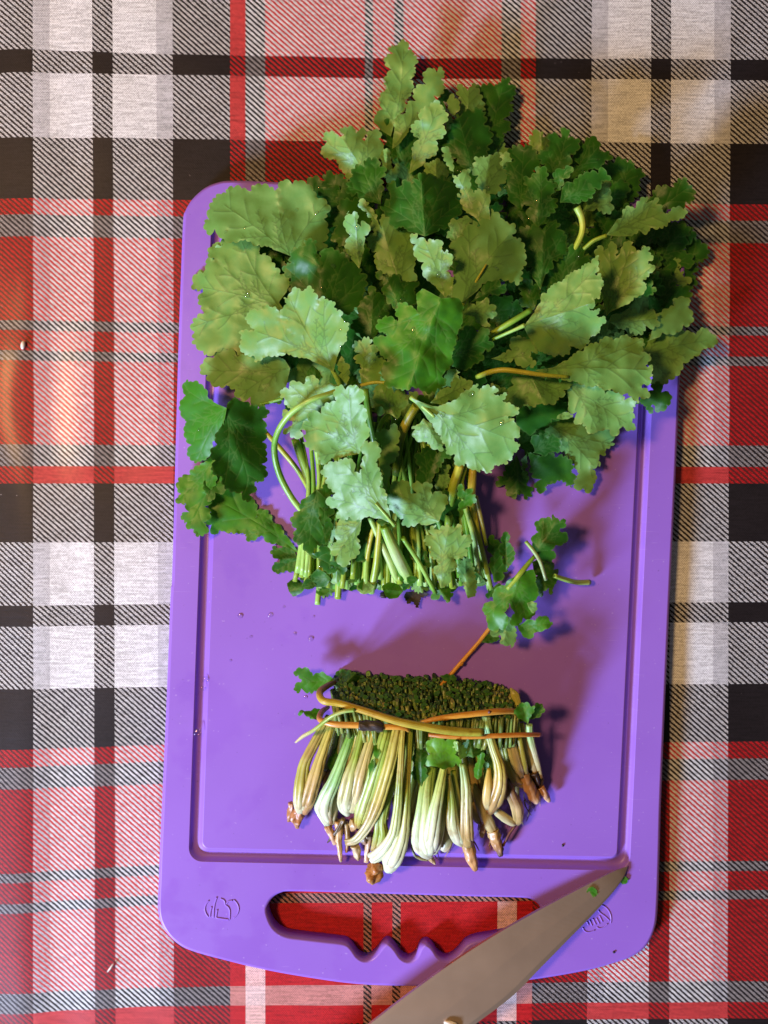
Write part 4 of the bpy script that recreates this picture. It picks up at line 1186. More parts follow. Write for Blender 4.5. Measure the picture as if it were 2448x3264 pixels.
stalk = stem(SPRIG, 'J', [(600, 1000, 27, 26), (520, 1130, 20, 34), (440, 1230, 15, 36), (330, 1370, 12.4, 36), (190, 1530, 11.8, 38), (60, 1680, 12.6, 36), (-30, 1780, 16, 30)], [YG, (.60, .30, .03), (.66, .32, .03), (.62, .30, .03), (.5, .24, .03)], rough=.18)
o = stem(SPRIG, 'J', [(195, 1545, 12.2, 34), (205, 1530, 13, 22), (212, 1540, 12, 12)], [(.5, .24, .03)], name="twig_node")
under(o, stalk)
CUTG = "short pieces of cut stalk by the sprig"
o = stem(None, 'J', [(762, 458, 34, 32), (830, 540, 35, 36), (890, 640, 35, 34), (940, 800, 33, 28)], [(.22, .40, .06), (.30, .44, .16), (.26, .36, .14)], name="cut_stem")
tag(o, "short pale cut stalk lying steeply across the sprig's dark leaves", "cut stalk", CUTG)
o = stem(None, 'J', [(1015, 760, 26, 40), (1100, 790, 22, 44), (1210, 818, 17, 46), (1325, 818, 13, 50)], [YG, LG, (.40, .50, .12)], name="cut_stem")
tag(o, "short yellow green cut stalk pointing right from under the sprig's leaves", "cut stalk", CUTG)

# ------------------------------------------------------------------ tied bundle of stalk bases
BUNDLE = thing("stalk_bundle", at(1330, 2440, TOP), "tied bundle of pale celery stalk bases with brown root tips near the board's handle", "stalk bundle")
WH, CR, TN, BR, BD = (.62, .66, .42), (.54, .50, .24), (.40, .28, .09), (.38, .18, .06), (.05, .03, .018)
LM, YW, MT = (.27, .38, .04), (.42, .40, .06), (.30, .52, .18)
def B_(tile, pts, cols, name="stem", **k):
    k.setdefault('ridge', .085)
    k.setdefault('sides', 18)
    if name == "stem" and len(pts) > 4 and max(p_[3] for p_ in pts) > 100:
        # ribs of the sheath lying along the stalk
        for sg in (-1, 1, .2):
            m_ = len(pts)
            qs = []
            d1, d2 = rb.uniform(-.06, .06), rb.uniform(-.10, .10)
            for i_, p_ in enumerate(pts):
                u_ = i_ / (m_ - 1)
                o_ = sg * p_[3] * (.27 + .05 * u_) + p_[3] * (d1 + d2 * u_)
                qs.append((p_[0] + o_, p_[1] + o_ * .25 + rb.uniform(-4, 4) - (rb.uniform(0, 60) if i_ == m_ - 1 else 0), p_[2] + (.9 if abs(sg) == 1 else 1.5) * (.6 + .5 * u_) * p_[3] / 150 * 1.6,
                           p_[3] * rb.uniform(.46, .60) * (1 if i_ < m_ - 1 else rb.uniform(.6, 1.1))))
            kv = rb.uniform(.90, 1.08)
            cs = [tuple(min(.85, c_ * kv * rb.uniform(.94, 1.06)) for c_ in cc_) for cc_ in cols]
            if rb.random() < .4:
                cs[-1] = rb.choice((BR, TN, TN))
            stem(BUNDLE, tile, qs, cs, "sheath", ridge=.10, sides=12, flat=.8, rough=.14)
    if name == "stem":
        k.setdefault('flat', .72)
        k.setdefault('rough', .10)
        pts = [(*p[:3], p[3] * (.92 if i < len(pts) - 3 else 1.0)) for i, p in enumerate(pts)]
    elif name == "root":
        k['rough'] = k.get('rough', .3) * 1.7
    elif name == "twig_tie":
        pts = [(*p[:3], p[3] * .84) for p in pts]
    return stem(BUNDLE, tile, pts, cols, name, **k)

rb = random.Random(5)
# packed cut ends of the far side: rows of cut stalks, the upper rows cut back further
def edge_top(x):
    return float(np.interp(x, [1060, 1100, 1150, 1300, 1420, 1520, 1600, 1660], [2165, 2142, 2150, 2158, 2160, 2170, 2190, 2215]))
def edge_bot(x):
    return float(np.interp(x, [1060, 1150, 1300, 1450, 1560, 1660], [2245, 2268, 2290, 2296, 2290, 2285]))
ENDS, SHREDS = [], []
for j in range(13):
    f = j / 12
    x = 1060 + rb.uniform(0, 14)
    while x < 1655:
        wd = rb.choice((5, 6, 8, 9, 11, 13, 16)) * rb.uniform(.85, 1.15)
        g = min(1, max(0, f + rb.gauss(0, .07)))
        y = edge_top(x) + (edge_bot(x) - edge_top(x)) * g + rb.gauss(0, 5)
        y = max(y, edge_top(x) - 4)
        z = 11.5 + 22 * g + rb.gauss(0, .35)
        lean = (x - 1360) * .10 + rb.gauss(0, 10)
        c = rb.choice([(.026, .075, .012), (.034, .09, .014), (.05, .12, .02), (.022, .055, .012), (.07, .15, .03), (.14, .25, .06), (.04, .10, .015)])
        c2 = rb.choice([(.20, .27, .04), (.14, .24, .03), (.26, .30, .06), (.10, .17, .03)])
        if x > 1560 and rb.random() < .8 or (f > .65 and rb.random() < .45):
            c = c2
        pts = [(x, y, z, wd), (x - lean * .15, y + 26, z + rb.uniform(-.5, 1), wd * 1.05), (x - lean * .5, y + 95, z + .3, wd)]
        n_ = (rb.gauss(0, .35), 0, .80 + rb.gauss(0, .25))
        ENDS.append((wd, tube_mesh("cut_end", pts, [c, c2, c2], sides=9, n=6, seed=j * 100 + int(x), cap_in=(c[0] * rb.uniform(.8, 1.8), c[1] * rb.uniform(.8, 1.7), c[2] * 1.4),
                                  cut0=Vector(n_), ridge=.16, rough=.3)))
        x += wd * rb.uniform(.8, 1.3)
ENDS.sort(key=lambda e: -e[0])
for wd, me in ENDS[:295]:
    link("cut_end", me, M_STEM, BUNDLE)
o = link("small_cut_ends", join_meshes("small_cut_ends", [me for wd, me in ENDS[295:]]), M_STEM, BUNDLE)
o["kind"] = "stuff"
# shreds of leaf smeared over the cut
for i in range(190):
    x = rb.uniform(1075, 1630)
    f = rb.random() ** 1.3
    y = edge_top(x) + (edge_bot(x) - edge_top(x)) * f
    z = 12.9 + 22 * f
    s = rb.uniform(5, 12)
    pl = [(x + s * rb.uniform(.5, 1.1) * math.cos(a), y + s * rb.uniform(.4, .9) * math.sin(a)) for a in [k * 1.05 for k in range(1, 6)]]
    SEED[0] += 1
    SHREDS.append(leaf_mesh((x + s, y), pl, z, 'u', seed=SEED[0], floor=10.8, amp=.3, per=7, wob=1.2, tilt=(rb.uniform(-4, 4), rb.uniform(-22, -14))))
o = link("leaf_shreds", join_meshes("leaf_shreds", SHREDS), M_LEAF, BUNDLE)
o["kind"] = "stuff"
# inner stalks filling the bundle
for i in range(64):
    t = (i % 32) / 31
    x0 = 1075 + 560 * t + rb.uniform(-8, 8)
    sp = (x0 - 1340) * .22
    ln = rb.uniform(250, 350) * (1 - .32 * abs(2 * t - 1.0))
    z = rb.uniform(13, 19)
    wd = rb.uniform(17, 28)
    pts = [(x0, 2300, z + 4, wd * .9), (x0 + sp * .3, 2300 + ln * .4, z + 1, wd), (x0 + sp * .8, 2300 + ln * .8, max(z - 3, 14), wd * 1.3), (x0 + sp, 2300 + ln, 14.0, wd * .7)]
    link("stem", tube_mesh("stem", pts, rb.choice([[LM, LM, YW, CR], [(.16, .22, .05), LM, CR, TN], [YW, YW, CR, TN], [(.1, .16, .04), (.16, .22, .06), TN, BR]]), seed=300 + i, ridge=.06, sides=14), M_STEM, BUNDLE)
# front stalks, each with its own shape
B_('K', [(590, 700, 24, 80), (500, 860, 24, 100), (370, 1100, 24, 118), (305, 1250, 23, 128), (275, 1500, 21, 160), (262, 1660, 19, 150), (262, 1760, 17, 80)], [(.30, .32, .05), (.34, .34, .06), (.40, .30, .08), YW, YW, CR, WH])
B_('K', [(650, 700, 26, 70), (590, 880, 26, 84), (500, 1150, 25, 112), (430, 1400, 24, 130), (360, 1640, 21, 130), (310, 1770, 17, 70)], [YW, YW, (.48, .42, .10), (.50, .40, .13), TN, BR])
B_('K', [(262, 1700, 16, 110), (240, 1790, 15, 120), (225, 1860, 14, 90), (240, 1935, 13, 30)], [BR, (.46, .21, .08), BR, (.5, .3, .16)], name="root", rough=.5)
B_('K', [(170, 1650, 15, 60), (160, 1760, 14, 70), (140, 1860, 13, 40)], [(.5, .3, .18), BR, BR], name="root", rough=.4)
B_('K', [(690, 830, 22, 40), (620, 1100, 19, 60), (540, 1300, 17, 70)], [MT, (.14, .2, .12), (.1, .15, .08)])
B_('K', [(850, 800, 30, 80), (815, 950, 30, 92), (735, 1170, 28, 104), (640, 1410, 25, 124), (545, 1610, 21, 150), (520, 1740, 18, 160), (570, 1890, 15, 90)], [GR, GR, (.28, .46, .12), MT, (.52, .68, .40), WH, WH])
B_('K', [(660, 1500, 18, 70), (640, 1650, 17, 110), (620, 1820, 16, 90), (610, 1900, 14, 40)], [LM, CR, WH, TN])
B_('K', [(960, 790, 32, 70), (935, 920, 32, 80), (880, 1150, 31, 96), (820, 1370, 29, 150), (770, 1590, 25, 180), (760, 1700, 21, 150), (790, 1790, 18, 60)], [YG, LM, LM, (.50, .52, .18), CR, WH, WH])
B_('K', [(1090, 790, 32, 80), (1060, 900, 33, 92), (985, 1150, 32, 108), (920, 1390, 30, 124), (870, 1600, 26, 120), (830, 1750, 21, 70)], [LM, YW, (.52, .44, .14), (.58, .46, .18), CR, CR])
B_('K', [(1230, 780, 33, 90), (1200, 920, 34, 114), (1120, 1200, 33, 132), (1045, 1460, 29, 142), (960, 1720, 24, 136), (920, 1860, 20, 100), (905, 1930, 18, 40)], [LM, LM, (.32, .46, .08), (.38, .52, .13), (.46, .54, .18), YW, TN])
B_('K', [(1350, 780, 35, 100), (1330, 890, 36, 114), (1270, 1160, 35, 124), (1200, 1420, 32, 134), (1110, 1700, 28, 132), (1010, 1910, 24, 104), (890, 2055, 20, 92), (770, 2110, 17, 46)], [YW, YW, (.46, .44, .08), (.50, .46, .09), (.58, .48, .12), CR, CR, TN])
B_('K', [(1330, 1380, 28, 70), (1235, 1560, 26, 92), (1165, 1840, 24, 104), (1170, 2010, 21, 140), (1120, 2200, 16, 110)], [YW, LM, (.36, .48, .09), LM, CR])
B_('K', [(1400, 800, 37, 46), (1385, 1000, 37, 54), (1372, 1250, 37, 58), (1358, 1500, 35, 72), (1335, 1760, 31, 84), (1290, 2010, 26, 100), (1180, 2190, 20, 130), (1060, 2300, 16, 90)], [YW, YW, (.5, .44, .1), LM, (.44, .5, .16), (.52, .58, .26), WH, WH])
B_('K', [(1480, 790, 34, 58), (1465, 1000, 34, 66), (1448, 1300, 33, 76), (1430, 1600, 31, 94), (1412, 1850, 28, 112), (1370, 2080, 24, 160), (1280, 2290, 19, 200), (1230, 2400, 16, 110)], [LM, LM, YW, LM, (.44, .5, .16), (.56, .6, .3), WH, WH])
B_('K', [(1130, 2310, 15, 110), (1095, 2380, 15.5, 150), (1070, 2470, 15, 156), (1050, 2530, 14, 80)], [BR, (.44, .20, .05), (.42, .19, .05), (.5, .28, .1)], name="root", rough=.4)
B_('K', [(1620, 1150, 26, 60), (1580, 1380, 25, 90), (1510, 1640, 22, 124), (1455, 1930, 18, 112), (1430, 2040, 15, 56)], [LM, LM, (.5, .46, .2), CR, TN])
B_('K', [(1560, 800, 31, 60), (1540, 1100, 30, 60), (1500, 1400, 27, 70), (1460, 1700, 23, 80)], [LM, YW, LM, CR])
# right half
B_('L', [(120, 1150, 26, 70), (90, 1500, 24, 90), (40, 1800, 20, 110), (-20, 2000, 16, 70)], [LM, LM, CR, TN])
B_('L', [(260, 1260, 26, 110), (215, 1480, 28, 150), (190, 1760, 27, 200), (165, 2020, 23, 225), (195, 2170, 19, 205), (240, 2250, 16, 90)], [LG, (.34, .52, .12), (.46, .60, .24), WH, WH, CR])
B_('L', [(420, 1150, 32, 66), (385, 1320, 33, 76), (345, 1520, 33, 96), (290, 1790, 31, 134), (255, 2040, 27, 150), (240, 2200, 21, 120)], [LG, (.42, .5, .09), (.42, .54, .13), (.52, .66, .34), WH, WH])
B_('L', [(430, 1400, 28, 60), (400, 1600, 28, 90), (360, 1850, 26, 120), (310, 2100, 22, 130), (290, 2210, 18, 70)], [GR, LM, (.46, .52, .24), CR, WH])
B_('L', [(430, 1900, 17, 90), (430, 2080, 16, 130), (390, 2180, 15, 80)], [TN, CR, (.6, .5, .34)])
B_('L', [(445, 1340, 31, 50), (485, 1640, 30, 84), (495, 1880, 27, 130), (545, 2050, 22, 120), (600, 2120, 18, 60)], [(.28, .3, .1), LM, (.54, .56, .3), WH, CR])
B_('L', [(500, 1300, 28, 60), (545, 1600, 27, 90), (590, 1900, 24, 110), (640, 2080, 20, 80)], [LM, (.36, .38, .1), TN, TN])
B_('L', [(600, 1230, 33, 66), (640, 1480, 32, 96), (645, 1780, 29, 116), (650, 1990, 25, 126), (665, 2120, 20, 110)], [MT, (.4, .48, .2), (.5, .46, .2), TN, TN])
B_('L', [(650, 2080, 18, 124), (680, 2200, 17, 128), (715, 2310, 16, 110), (745, 2395, 15, 60)], [TN, (.52, .30, .12), (.56, .32, .12), BR], name="root", rough=.25)
B_('L', [(860, 700, 34, 86), (885, 850, 34, 88), (940, 1050, 34, 96), (1005, 1250, 33, 112), (1010, 1450, 30, 140), (950, 1640, 26, 160), (900, 1760, 22, 90)], [MT, MT, (.40, .44, .12), YW, (.54, .42, .13), TN, BR])
B_('L', [(895, 1270, 30, 46), (885, 1450, 31, 96), (870, 1620, 28, 104), (875, 1720, 24, 60)], [(.56, .44, .08), (.62, .48, .12), (.66, .52, .2), CR])
B_('L', [(880, 1730, 21, 80), (845, 1860, 18, 76), (815, 1960, 15, 70), (815, 2030, 14, 40)], [BR, (.38, .17, .05), BR, (.6, .4, .2)], name="root", rough=.3)
B_('L', [(720, 1450, 22, 70), (800, 1650, 22, 120), (880, 1850, 19, 130), (945, 1970, 17, 100)], [(.22, .2, .06), (.42, .36, .14), CR, TN])
B_('L', [(700, 1650, 17, 80), (760, 1800, 16, 110), (830, 1900, 15, 60)], [TN, (.5, .44, .22), CR])
B_('L', [(935, 1950, 17, 120), (960, 2050, 16, 116), (1000, 2150, 15, 100), (1025, 2230, 14, 60)], [TN, (.54, .32, .12), (.3, .16, .07), BD], name="root", rough=.35)
B_('L', [(1080, 1400, 24, 90), (1140, 1560, 24, 124), (1200, 1700, 21, 130), (1215, 1850, 17, 90), (1190, 1900, 15, 40)], [BD, (.24, .15, .06), (.5, .38, .16), TN, BD])
B_('L', [(960, 1740, 20, 80), (1060, 1810, 19, 100), (1150, 1870, 17, 90), (1200, 1890, 15, 40)], [CR, CR, (.6, .54, .3), BR])
B_('L', [(1180, 1905, 16, 30), (1110, 2010, 16, 28), (1050, 2130, 15, 30)], [(.12, .04, .03)], name="root", rough=.2)
B_('L', [(1085, 640, 30, 66), (1105, 850, 30, 76), (1150, 1050, 29, 100), (1205, 1250, 26, 104), (1260, 1370, 22, 60)], [YG, YW, CR, (.6, .54, .28), TN])
B_('L', [(1190, 620, 30, 56), (1215, 850, 30, 60), (1245, 1050, 29, 66), (1280, 1240, 26, 76), (1310, 1330, 22, 40)], [LM, LM, (.40, .42, .06), YW, TN])
B_('L', [(1000, 740, 28, 70), (1040, 960, 27, 80), (1100, 1200, 25, 100), (1180, 1400, 21, 110), (1290, 1470, 17, 70)], [(.2, .24, .06), LM, YW, (.5, .42, .14), TN])
B_('L', [(1250, 780, 26, 70), (1300, 1000, 25, 80), (1360, 1200, 22, 90), (1420, 1350, 18, 60)], [YW, (.5, .44, .2), CR, BR])
B_('L', [(1340, 790, 30, 84), (1348, 920, 29, 86), (1390, 1090, 26, 70), (1430, 1230, 22, 60), (1475, 1400, 17, 36)], [MT, MT, (.5, .52, .3), CR, TN])
B_('L', [(1130, 390, 18, 20), (1180, 470, 18, 90), (1220, 580, 22, 70), (1260, 760, 24, 60)], [(.34, .34, .1), YW, YW, LM])
B_('L', [(1270, 1330, 21, 100), (1330, 1450, 19, 124), (1385, 1580, 17, 120), (1420, 1640, 15, 70)], [(.36, .2, .09), (.52, .3, .13), (.5, .27, .11), (.7, .5, .3)], name="root", rough=.25)
B_('L', [(1390, 1300, 19, 110), (1430, 1400, 17, 110), (1450, 1470, 15, 60)], [BD, BD, (.1, .05, .03)], name="root", rough=.45)
B_('L', [(1450, 1480, 16, 80), (1510, 1560, 15, 84), (1555, 1640, 13.5, 40)], [BR, (.5, .28, .12), (.66, .46, .28)], name="root", rough=.35)
# hair roots hanging from the left group
for q, c in (([(745, 1830, 18, 46), (680, 1950, 16, 44), (600, 2050, 14, 36), (565, 2095, 13, 12)], [(.2, .14, .04), (.12, .08, .03), BD]),
             ([(690, 1850, 15, 90), (690, 2020, 14, 76), (705, 2200, 13.4, 52), (715, 2300, 12.6, 30)], [(.55, .36, .14), (.6, .42, .2), (.64, .46, .26)]),
             ([(770, 1870, 14, 60), (790, 2050, 13, 50), (775, 2200, 12, 30)], [(.5, .4, .2), TN, BR]),
             ([(870, 2120, 15, 90), (890, 2200, 14, 100), (910, 2280, 13, 40)], [(.5, .42, .22), (.6, .5, .3), TN]),
             ([(1020, 2000, 16, 90), (1010, 2150, 14, 60), (990, 2310, 13, 40)], [(.36, .26, .14), (.5, .34, .18), (.6, .42, .24)]),
             ([(940, 2020, 15, 120), (980, 2080, 14, 90), (1040, 2110, 13, 40)], [(.3, .2, .12), (.34, .22, .14), BR]),
             ([(560, 1900, 14, 80), (620, 2010, 14, 90), (650, 2110, 13, 50)], [(.5, .3, .14), (.54, .34, .18), (.6, .4, .24)]),
             ([(840, 1830, 15, 60), (850, 1900, 15, 90), (840, 1960, 14, 50)], [TN, (.5, .36, .16), BR])):
    B_('K', q, c, name="root", rough=.35)
B_('L', [(40, 2120, 13, 22), (70, 2220, 13, 30), (140, 2270, 13, 34), (220, 2290, 13, 16)], [(.18, .16, .05), (.3, .3, .12)], name="root")
B_('L', [(240, 2250, 15, 60), (270, 2290, 14, 50), (300, 2330, 13, 20)], [TN, (.6, .44, .22)], name="root", rough=.3)
for i in range(46):
    u_ = rb.random()
    bx, by = rb.choice([(1070, 2600), (1090, 2640), (1110, 2650), (1130, 2655), (1170, 2650), (1190, 2740), (1375, 2700), (1430, 2680), (1500, 2700), (1535, 2640), (1580, 2670), (1650, 2600), (1680, 2545), (1715, 2520), (1630, 2500)])
    bx += rb.uniform(-16, 16)
    by += rb.uniform(-26, 10)
    an = rb.uniform(.9, 2.3)
    l_ = rb.uniform(22, 62)
    w_ = rb.uniform(2.2, 5.5)
    dx, dy = math.cos(an) * l_, math.sin(an) * l_
    link("root", tube_mesh("root", [(bx, by, 14, w_), (bx + dx * .4 + rb.uniform(-9, 9), by + dy * .4, 13, w_), (bx + dx, by + dy, 11.2, w_ * .4)],
                           rb.choice([[(.5, .36, .16), (.56, .40, .2)], [(.2, .12, .05), (.1, .06, .03)], [(.42, .26, .1), (.36, .2, .08)]]), seed=800 + i, sides=6, rough=.4), M_STEM, BUNDLE)
# ties: twigs laid round the bundle
tie_a = B_('K', [(640, 330, 16, 70), (560, 370, 26, 84), (480, 440, 36, 92), (520, 530, 41, 94), (700, 560, 42, 92), (1000, 650, 43, 96), (1350, 760, 44, 104), (1700, 830, 44, 112), (2000, 870, 43, 112), (2280, 880, 41, 106)],
   [(.22, .09, .03), (.3, .14, .03), (.46, .34, .03), (.50, .38, .03), (.44, .30, .03), (.42, .36, .04), (.40, .38, .04), (.36, .38, .04)], name="twig_tie", rough=.06, ridge=0, n=50)
tie_b = B_('K', [(570, 600, 16, 60), (500, 660, 26, 74), (490, 740, 35, 80), (640, 790, 39, 84), (900, 800, 40, 84), (1150, 815, 40, 80), (1400, 830, 40, 66), (1460, 860, 38, 50)],
   [(.26, .10, .03), (.4, .16, .03), (.58, .30, .05), (.64, .33, .05), (.62, .31, .04), (.56, .27, .04)], name="twig_tie", rough=.08, ridge=0, n=40)
tie_c = B_('L', [(40, 810, 38, 50), (240, 745, 41, 62), (480, 705, 42, 76), (800, 668, 42, 82), (1000, 648, 40, 82), (1180, 650, 34, 70), (1240, 690, 24, 60)],
   [(.50, .24, .03), (.58, .29, .03), (.60, .29, .03), (.56, .26, .03), (.62, .30, .04), (.5, .2, .03)], name="twig_tie", rough=.1, ridge=0, n=40)
B_('L', [(230, 905, 36, 50), (420, 925, 38, 60), (700, 930, 39, 62), (1000, 915, 39, 66), (1280, 905, 36, 62), (1460, 905, 30, 56)],
   [(.44, .18, .04), (.54, .24, .03), (.56, .25, .03), (.54, .22, .03), (.48, .17, .02)], name="twig_tie", rough=.08, ridge=0, n=40)
o = B_('K', [(915, 800, 40.3, 120), (1000, 806, 40.6, 116), (1100, 815, 40.6, 118), (1175, 822, 40.2, 100)], [(.035, .026, .022), (.05, .04, .035), (.028, .02, .018)], name="bark_patch", rough=.3, ridge=0)
under(o, tie_b)
o = B_('K', [(865, 632, 44.5, 44), (740, 650, 44.5, 42), (600, 710, 42, 44), (420, 850, 34, 40), (300, 920, 26, 40), (215, 990, 21, 22)], [LG, (.4, .5, .14), YG, (.5, .5, .18), (.6, .5, .26)], name="side_shoot")
under(o, tie_a)
o = B_('L', [(895, 655, 42.5, 40), (905, 648, 43.5, 20)], [(.12, .03, .02)], name="twig_node")
under(o, tie_c)
# leaf scraps caught in the bundle
def Q_(*a, **k):
    return leaf(BUNDLE, *a, **k)
Q_('K', (640, 300), [(480, 420), (350, 420), (230, 450), (215, 370), (310, 320), (200, 270), (220, 200), (340, 185), (430, 220), (600, 260)], 19, 'u', tilt=(1, 1), amp=3, mat=M_YOUNG)
Q_('K', (700, 400), [(640, 280), (700, 190), (780, 180), (830, 230), (930, 250), (940, 320), (820, 400)], 18, 'u', amp=3)
Q_('K', (480, 760), [(380, 710), (330, 690), (250, 690), (260, 650), (350, 650), (380, 620), (470, 625), (490, 680)], 22, 'u', amp=2, mat=M_YOUNG, tilt=(0, 2))
Q_('L', (390, 1290), [(280, 1240), (210, 1240), (215, 1100), (220, 950), (360, 950), (500, 940), (530, 1040), (560, 1150), (590, 1250), (460, 1260)], 37, 'u', mat=M_LIME, tilt=(0, 1.5), amp=1.5, wob=3)
Q_('L', (570, 1180), [(560, 1100), (500, 1040), (520, 970), (600, 1010), (650, 1080), (630, 1160)], 40, 'd', mat=M_LIME, tilt=(1, 2), amp=3, per=14)
Q_('L', (720, 1160), [(600, 1120), (580, 1000), (680, 960), (780, 960), (830, 1080), (800, 1120)], 36, 'u', amp=3)
Q_('L', (770, 1400), [(730, 1370), (740, 1250), (770, 1140), (830, 1110), (835, 1250), (810, 1370)], 35, 'u', mat=M_YOUNG, tilt=(4, 1), amp=2)
Q_('L', (150, 1480), [(60, 1360), (50, 1200), (110, 1060), (200, 1060), (210, 1250), (190, 1400)], 31, 'u', amp=3, tilt=(1, 1))
Q_('L', (960, 1400), [(860, 1380), (830, 1200), (870, 1120), (920, 1180)], 28, 'd', amp=2)
Q_('L', (1320, 790), [(1240, 720), (1165, 650), (1210, 570), (1300, 560), (1400, 590), (1360, 680)], 36, 'u', mat=M_YOUNG, tilt=(1, -1), amp=2)
Q_('L', (1340, 740), [(1360, 640), (1420, 560), (1490, 560), (1500, 630), (1450, 690), (1400, 730)], 32, 'u', tilt=(-2, 0), amp=2.5)
Q_('K', (600, 1300), [(560, 1250), (600, 1150), (680, 950), (760, 870), (880, 900), (840, 950), (740, 1150)], 21, 'u', amp=3)
Q_('K', (1020, 1380), [(1030, 1250), (1090, 1100), (1100, 1010), (1150, 1040), (1120, 1120)], 36, 'u', amp=1.5, mat=M_YOUNG)
Q_('L', (360, 270), [(350, 250), (430, 250), (540, 270), (520, 310), (420, 320)], 14, 'u', amp=3)

# ------------------------------------------------------------------ knife
def make_knife():
    root = thing("kitchen_knife", at(1600, 3050, .016), "kitchen knife with a plain grey blade laid across the board's lower right corner", "knife")
    sp = [(2000, 2762), (1954, 2779), (1881, 2816), (1729, 2896), (1577, 2982), (1438, 3072), (1300, 3172), (1180, 3264), (1020, 3390), (860, 3520)]
    ed = [(2000, 2768), (1985, 2800), (1950, 2848), (1880, 2925), (1810, 2996), (1722, 3086), (1632, 3176), (1508, 3270), (1330, 3400), (1130, 3560)]
    n = 60
    A, B = catmull(sp, n), catmull(ed, n)
    verts, faces = [], []
    for i in range(n):
        t = i / (n - 1)
        z = .0112 + .016 * t
        th = .0003 + .0017 * min(1, t * 3)
        a, b = at(A[i][0], A[i][1], z + th / 2), at(B[i][0], B[i][1], z)
        def lr(f, dz):
            p = a.lerp(b, f)
            return (p.x, p.y, z + dz)
        verts += [lr(0, th / 2), lr(.06, th / 2), lr(.55, th * .40), lr(.93, th * .2), lr(1, 0), lr(.93, -th * .2), lr(.55, -th * .4), lr(0, -th / 2)]
    for i in range(n - 1):
        for k in range(8):
            faces.append((i * 8 + k, i * 8 + (k + 1) % 8, (i + 1) * 8 + (k + 1) % 8, (i + 1) * 8 + k))
    faces.append(tuple(range(8)))
    faces.append(tuple(range((n - 1) * 8, n * 8))[::-1])
    me = bpy.data.meshes.new("blade")
    me.from_pydata(verts, [], faces)
    bm = bmesh.new()
    bm.from_mesh(me)
    bmesh.ops.recalc_face_normals(bm, faces=bm.faces)
    bm.to_mesh(me)
    bm.free()
    o = link("blade", me, M_STEEL, root, smooth=False)
    # handle, continuing below the picture
    pts = [(990, 3520, 27, 140), (900, 3600, 26, 150), (760, 3710, 24, 150), (600, 3830, 21, 150), (470, 3930, 18, 165), (430, 3960, 17, 120)]
    link("handle", tube_mesh("handle", pts, sides=20, flat=.75), M_GRIP, root)
    return root
make_knife()

# ------------------------------------------------------------------ small things
def blob(name, x, y, z, rx, ry, rz, mat, parent=None, rot=0, rough=0.0, seed=0, seg=14):
    bm = bmesh.new()
    bmesh.ops.create_uvsphere(bm, u_segments=seg, v_segments=seg // 2 + 2, radius=1)
    c = at(x, y, z)
    for v in bm.verts:
        k = 1 + rough * noise.noise(v.co * 1.7 + Vector((seed * 7.3, 0, 0)))
        p = Vector((v.co.x * rx * k, v.co.y * ry * k, v.co.z * rz * k))
        p.rotate(Matrix.Rotation(rot, 3, 'Z').to_euler())
        v.co = c + p
    me = bpy.data.meshes.new(name)
    bm.to_mesh(me)
    bm.free()
    return link(name, me, mat, parent)

def drop(x, y, r, label):
    o = blob("water_drop", x, y, TOP + r * .12, r, r * .9, r * .28, M_WATER, rough=.25, seed=x)
    tag(o, label, "water drop", "water drops on the board")
drop(766, 1963, .0013, "water drop on the purple board, leftmost of those between bunch and bundle")
drop(862, 1960, .0011, "water drop on the board below the bunch's left cut stalks")
drop(990, 2036, .0014, "water drop on the board just above the bundle's top left leaf scrap")
drop(940, 2020, .0008, "tiny water drop on the board left of the largest drop above the bundle")
drop(655, 2165, .0016, "upper one of the water drops stuck at the groove's left side")
drop(648, 2195, .0012, "small water drop at the groove's left side just under the upper one")
drop(628, 2335, .0020, "long water drop in the left groove beside the tied bundle")
drop(974, 2222, .0009, "water drop on the board left of the bundle's yellow twig tie")

drop(905, 1935, .0006, "tiny water drop on the board directly under the bunch's lowest left stalk end")
drop(800, 2030, .0007, "small water drop on the board below the leftmost larger drop")
drop(735, 2105, .0006, "tiny water drop on the board nearest the groove's left side, between bunch and bundle")
drop(1000, 1965, .0006, "tiny water drop on the board just below the bunch's cut stalks, right of the others")
o = blob("rice_grain", 73, 1100, .0036, .0011, .0022, .0010, M_RICE, rot=R(-8), seed=3)
tag(o, "white rice grain lying on a red square of the cloth at the left", "rice grain")
o = blob("rice_flake", 352, 3085, .0034, .0005, .0026, .0006, M_RICE, rot=R(-35), rough=.4, seed=5)
tag(o, "thin white flake lying on the cloth left of the board's bottom corner", "rice flake")
o = blob("onion_scrap", 1440, 3266, .0248, .0036, .0018, .0009, M_RICE, rot=R(-20), rough=.6, seed=8)
tag(o, "pale vegetable scrap stuck on the knife blade at the picture's bottom edge", "vegetable scrap")

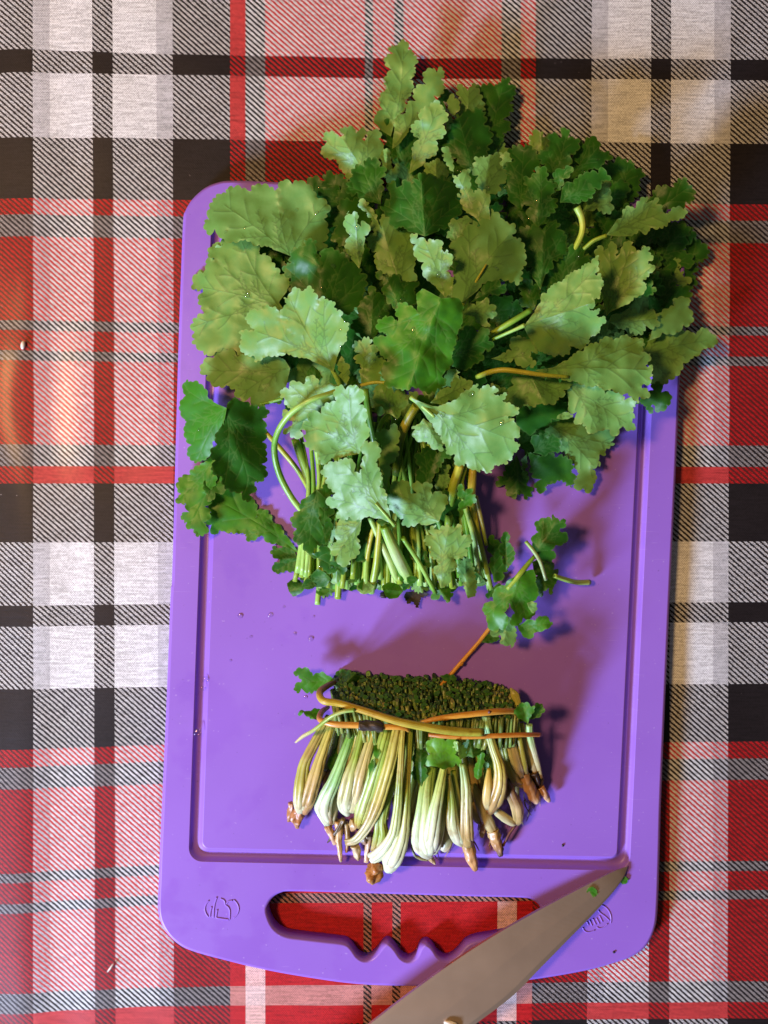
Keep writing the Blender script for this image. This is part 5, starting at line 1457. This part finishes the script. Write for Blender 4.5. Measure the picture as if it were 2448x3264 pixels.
def scrap(tile, base, pts, z, label, mat=M_YOUNG, side='u', **k):
    o = leaf(None, tile, base, pts, z, side, name="leaf_scrap", mat=mat, floor=z - .3, wob=.8, **k)
    tag(o, label, "leaf scrap", "chopped leaf scraps")
TILES['U'] = (1300, 2650, 1.445)
scrap('U', (835, 275), [(822, 285), (830, 262), (850, 255), (868, 268), (874, 290), (855, 305), (845, 290)], 16.2, "green leaf scrap lying on the knife blade near its tip", amp=1.5, per=8)
scrap('U', (985, 225), [(978, 238), (990, 243), (1008, 240), (1015, 220), (1000, 208), (985, 214)], 11.0, "green leaf scrap on the board just right of the knife tip", amp=1.5, per=8)
scrap('I', (1090, 1180), [(1070, 1220), (1110, 1290), (1150, 1260), (1190, 1330), (1220, 1230), (1300, 1200), (1210, 1170)], 12.0, "dark muddy leaf scrap below the bunch's cut ends", amp=2, per=10, mat=M_SOIL)
o = blob("soil_crumb", 1222, 1898, TOP + .0005, .0018, .0012, .0008, M_SOIL, rough=.7, seed=4)
tag(o, "brown soil crumb on the board left of the muddy leaf scrap", "soil crumb", "soil crumbs")
o = blob("soil_crumb", 1794, 2695, TOP + .0003, .0005, .0006, .0004, M_SOIL, rough=.6, seed=6)
tag(o, "tiny dark crumb alone on the board right of the bundle's root tips", "soil crumb", "soil crumbs")
o = blob("soil_crumb", 1957, 3035, TOP + .0003, .0006, .0005, .0004, M_SOIL, rough=.6, seed=7)
tag(o, "tiny dark crumb on the board's bottom right corner below the knife", "soil crumb", "soil crumbs")

# water beads on the wet leaves: one joined part of the bunch
rw = random.Random(11)
bm = bmesh.new()
big = [o for o in LEAVES if o.parent is BUNCH and len(o.data.vertices) > 250][24:]
for _ in range(420):
    o = rw.choice(big)
    me = o.data
    v = me.vertices[rw.randrange(len(me.vertices))]
    r = rw.choice((.0004, .0005, .0007, .0007, .0011))
    nz = v.normal if v.normal.z > 0 else -v.normal
    m = Matrix.Translation(v.co + nz * r * .25) @ nz.to_track_quat('Z', 'Y').to_matrix().to_4x4() @ Matrix.Diagonal((1, rw.uniform(.8, 1.2), .42, 1))
    bmesh.ops.create_icosphere(bm, subdivisions=2, radius=r, matrix=m)
me = bpy.data.meshes.new("water_beads")
bm.to_mesh(me)
bm.free()
o = link("water_beads", me, M_WATER, BUNCH)
o["kind"] = "stuff"
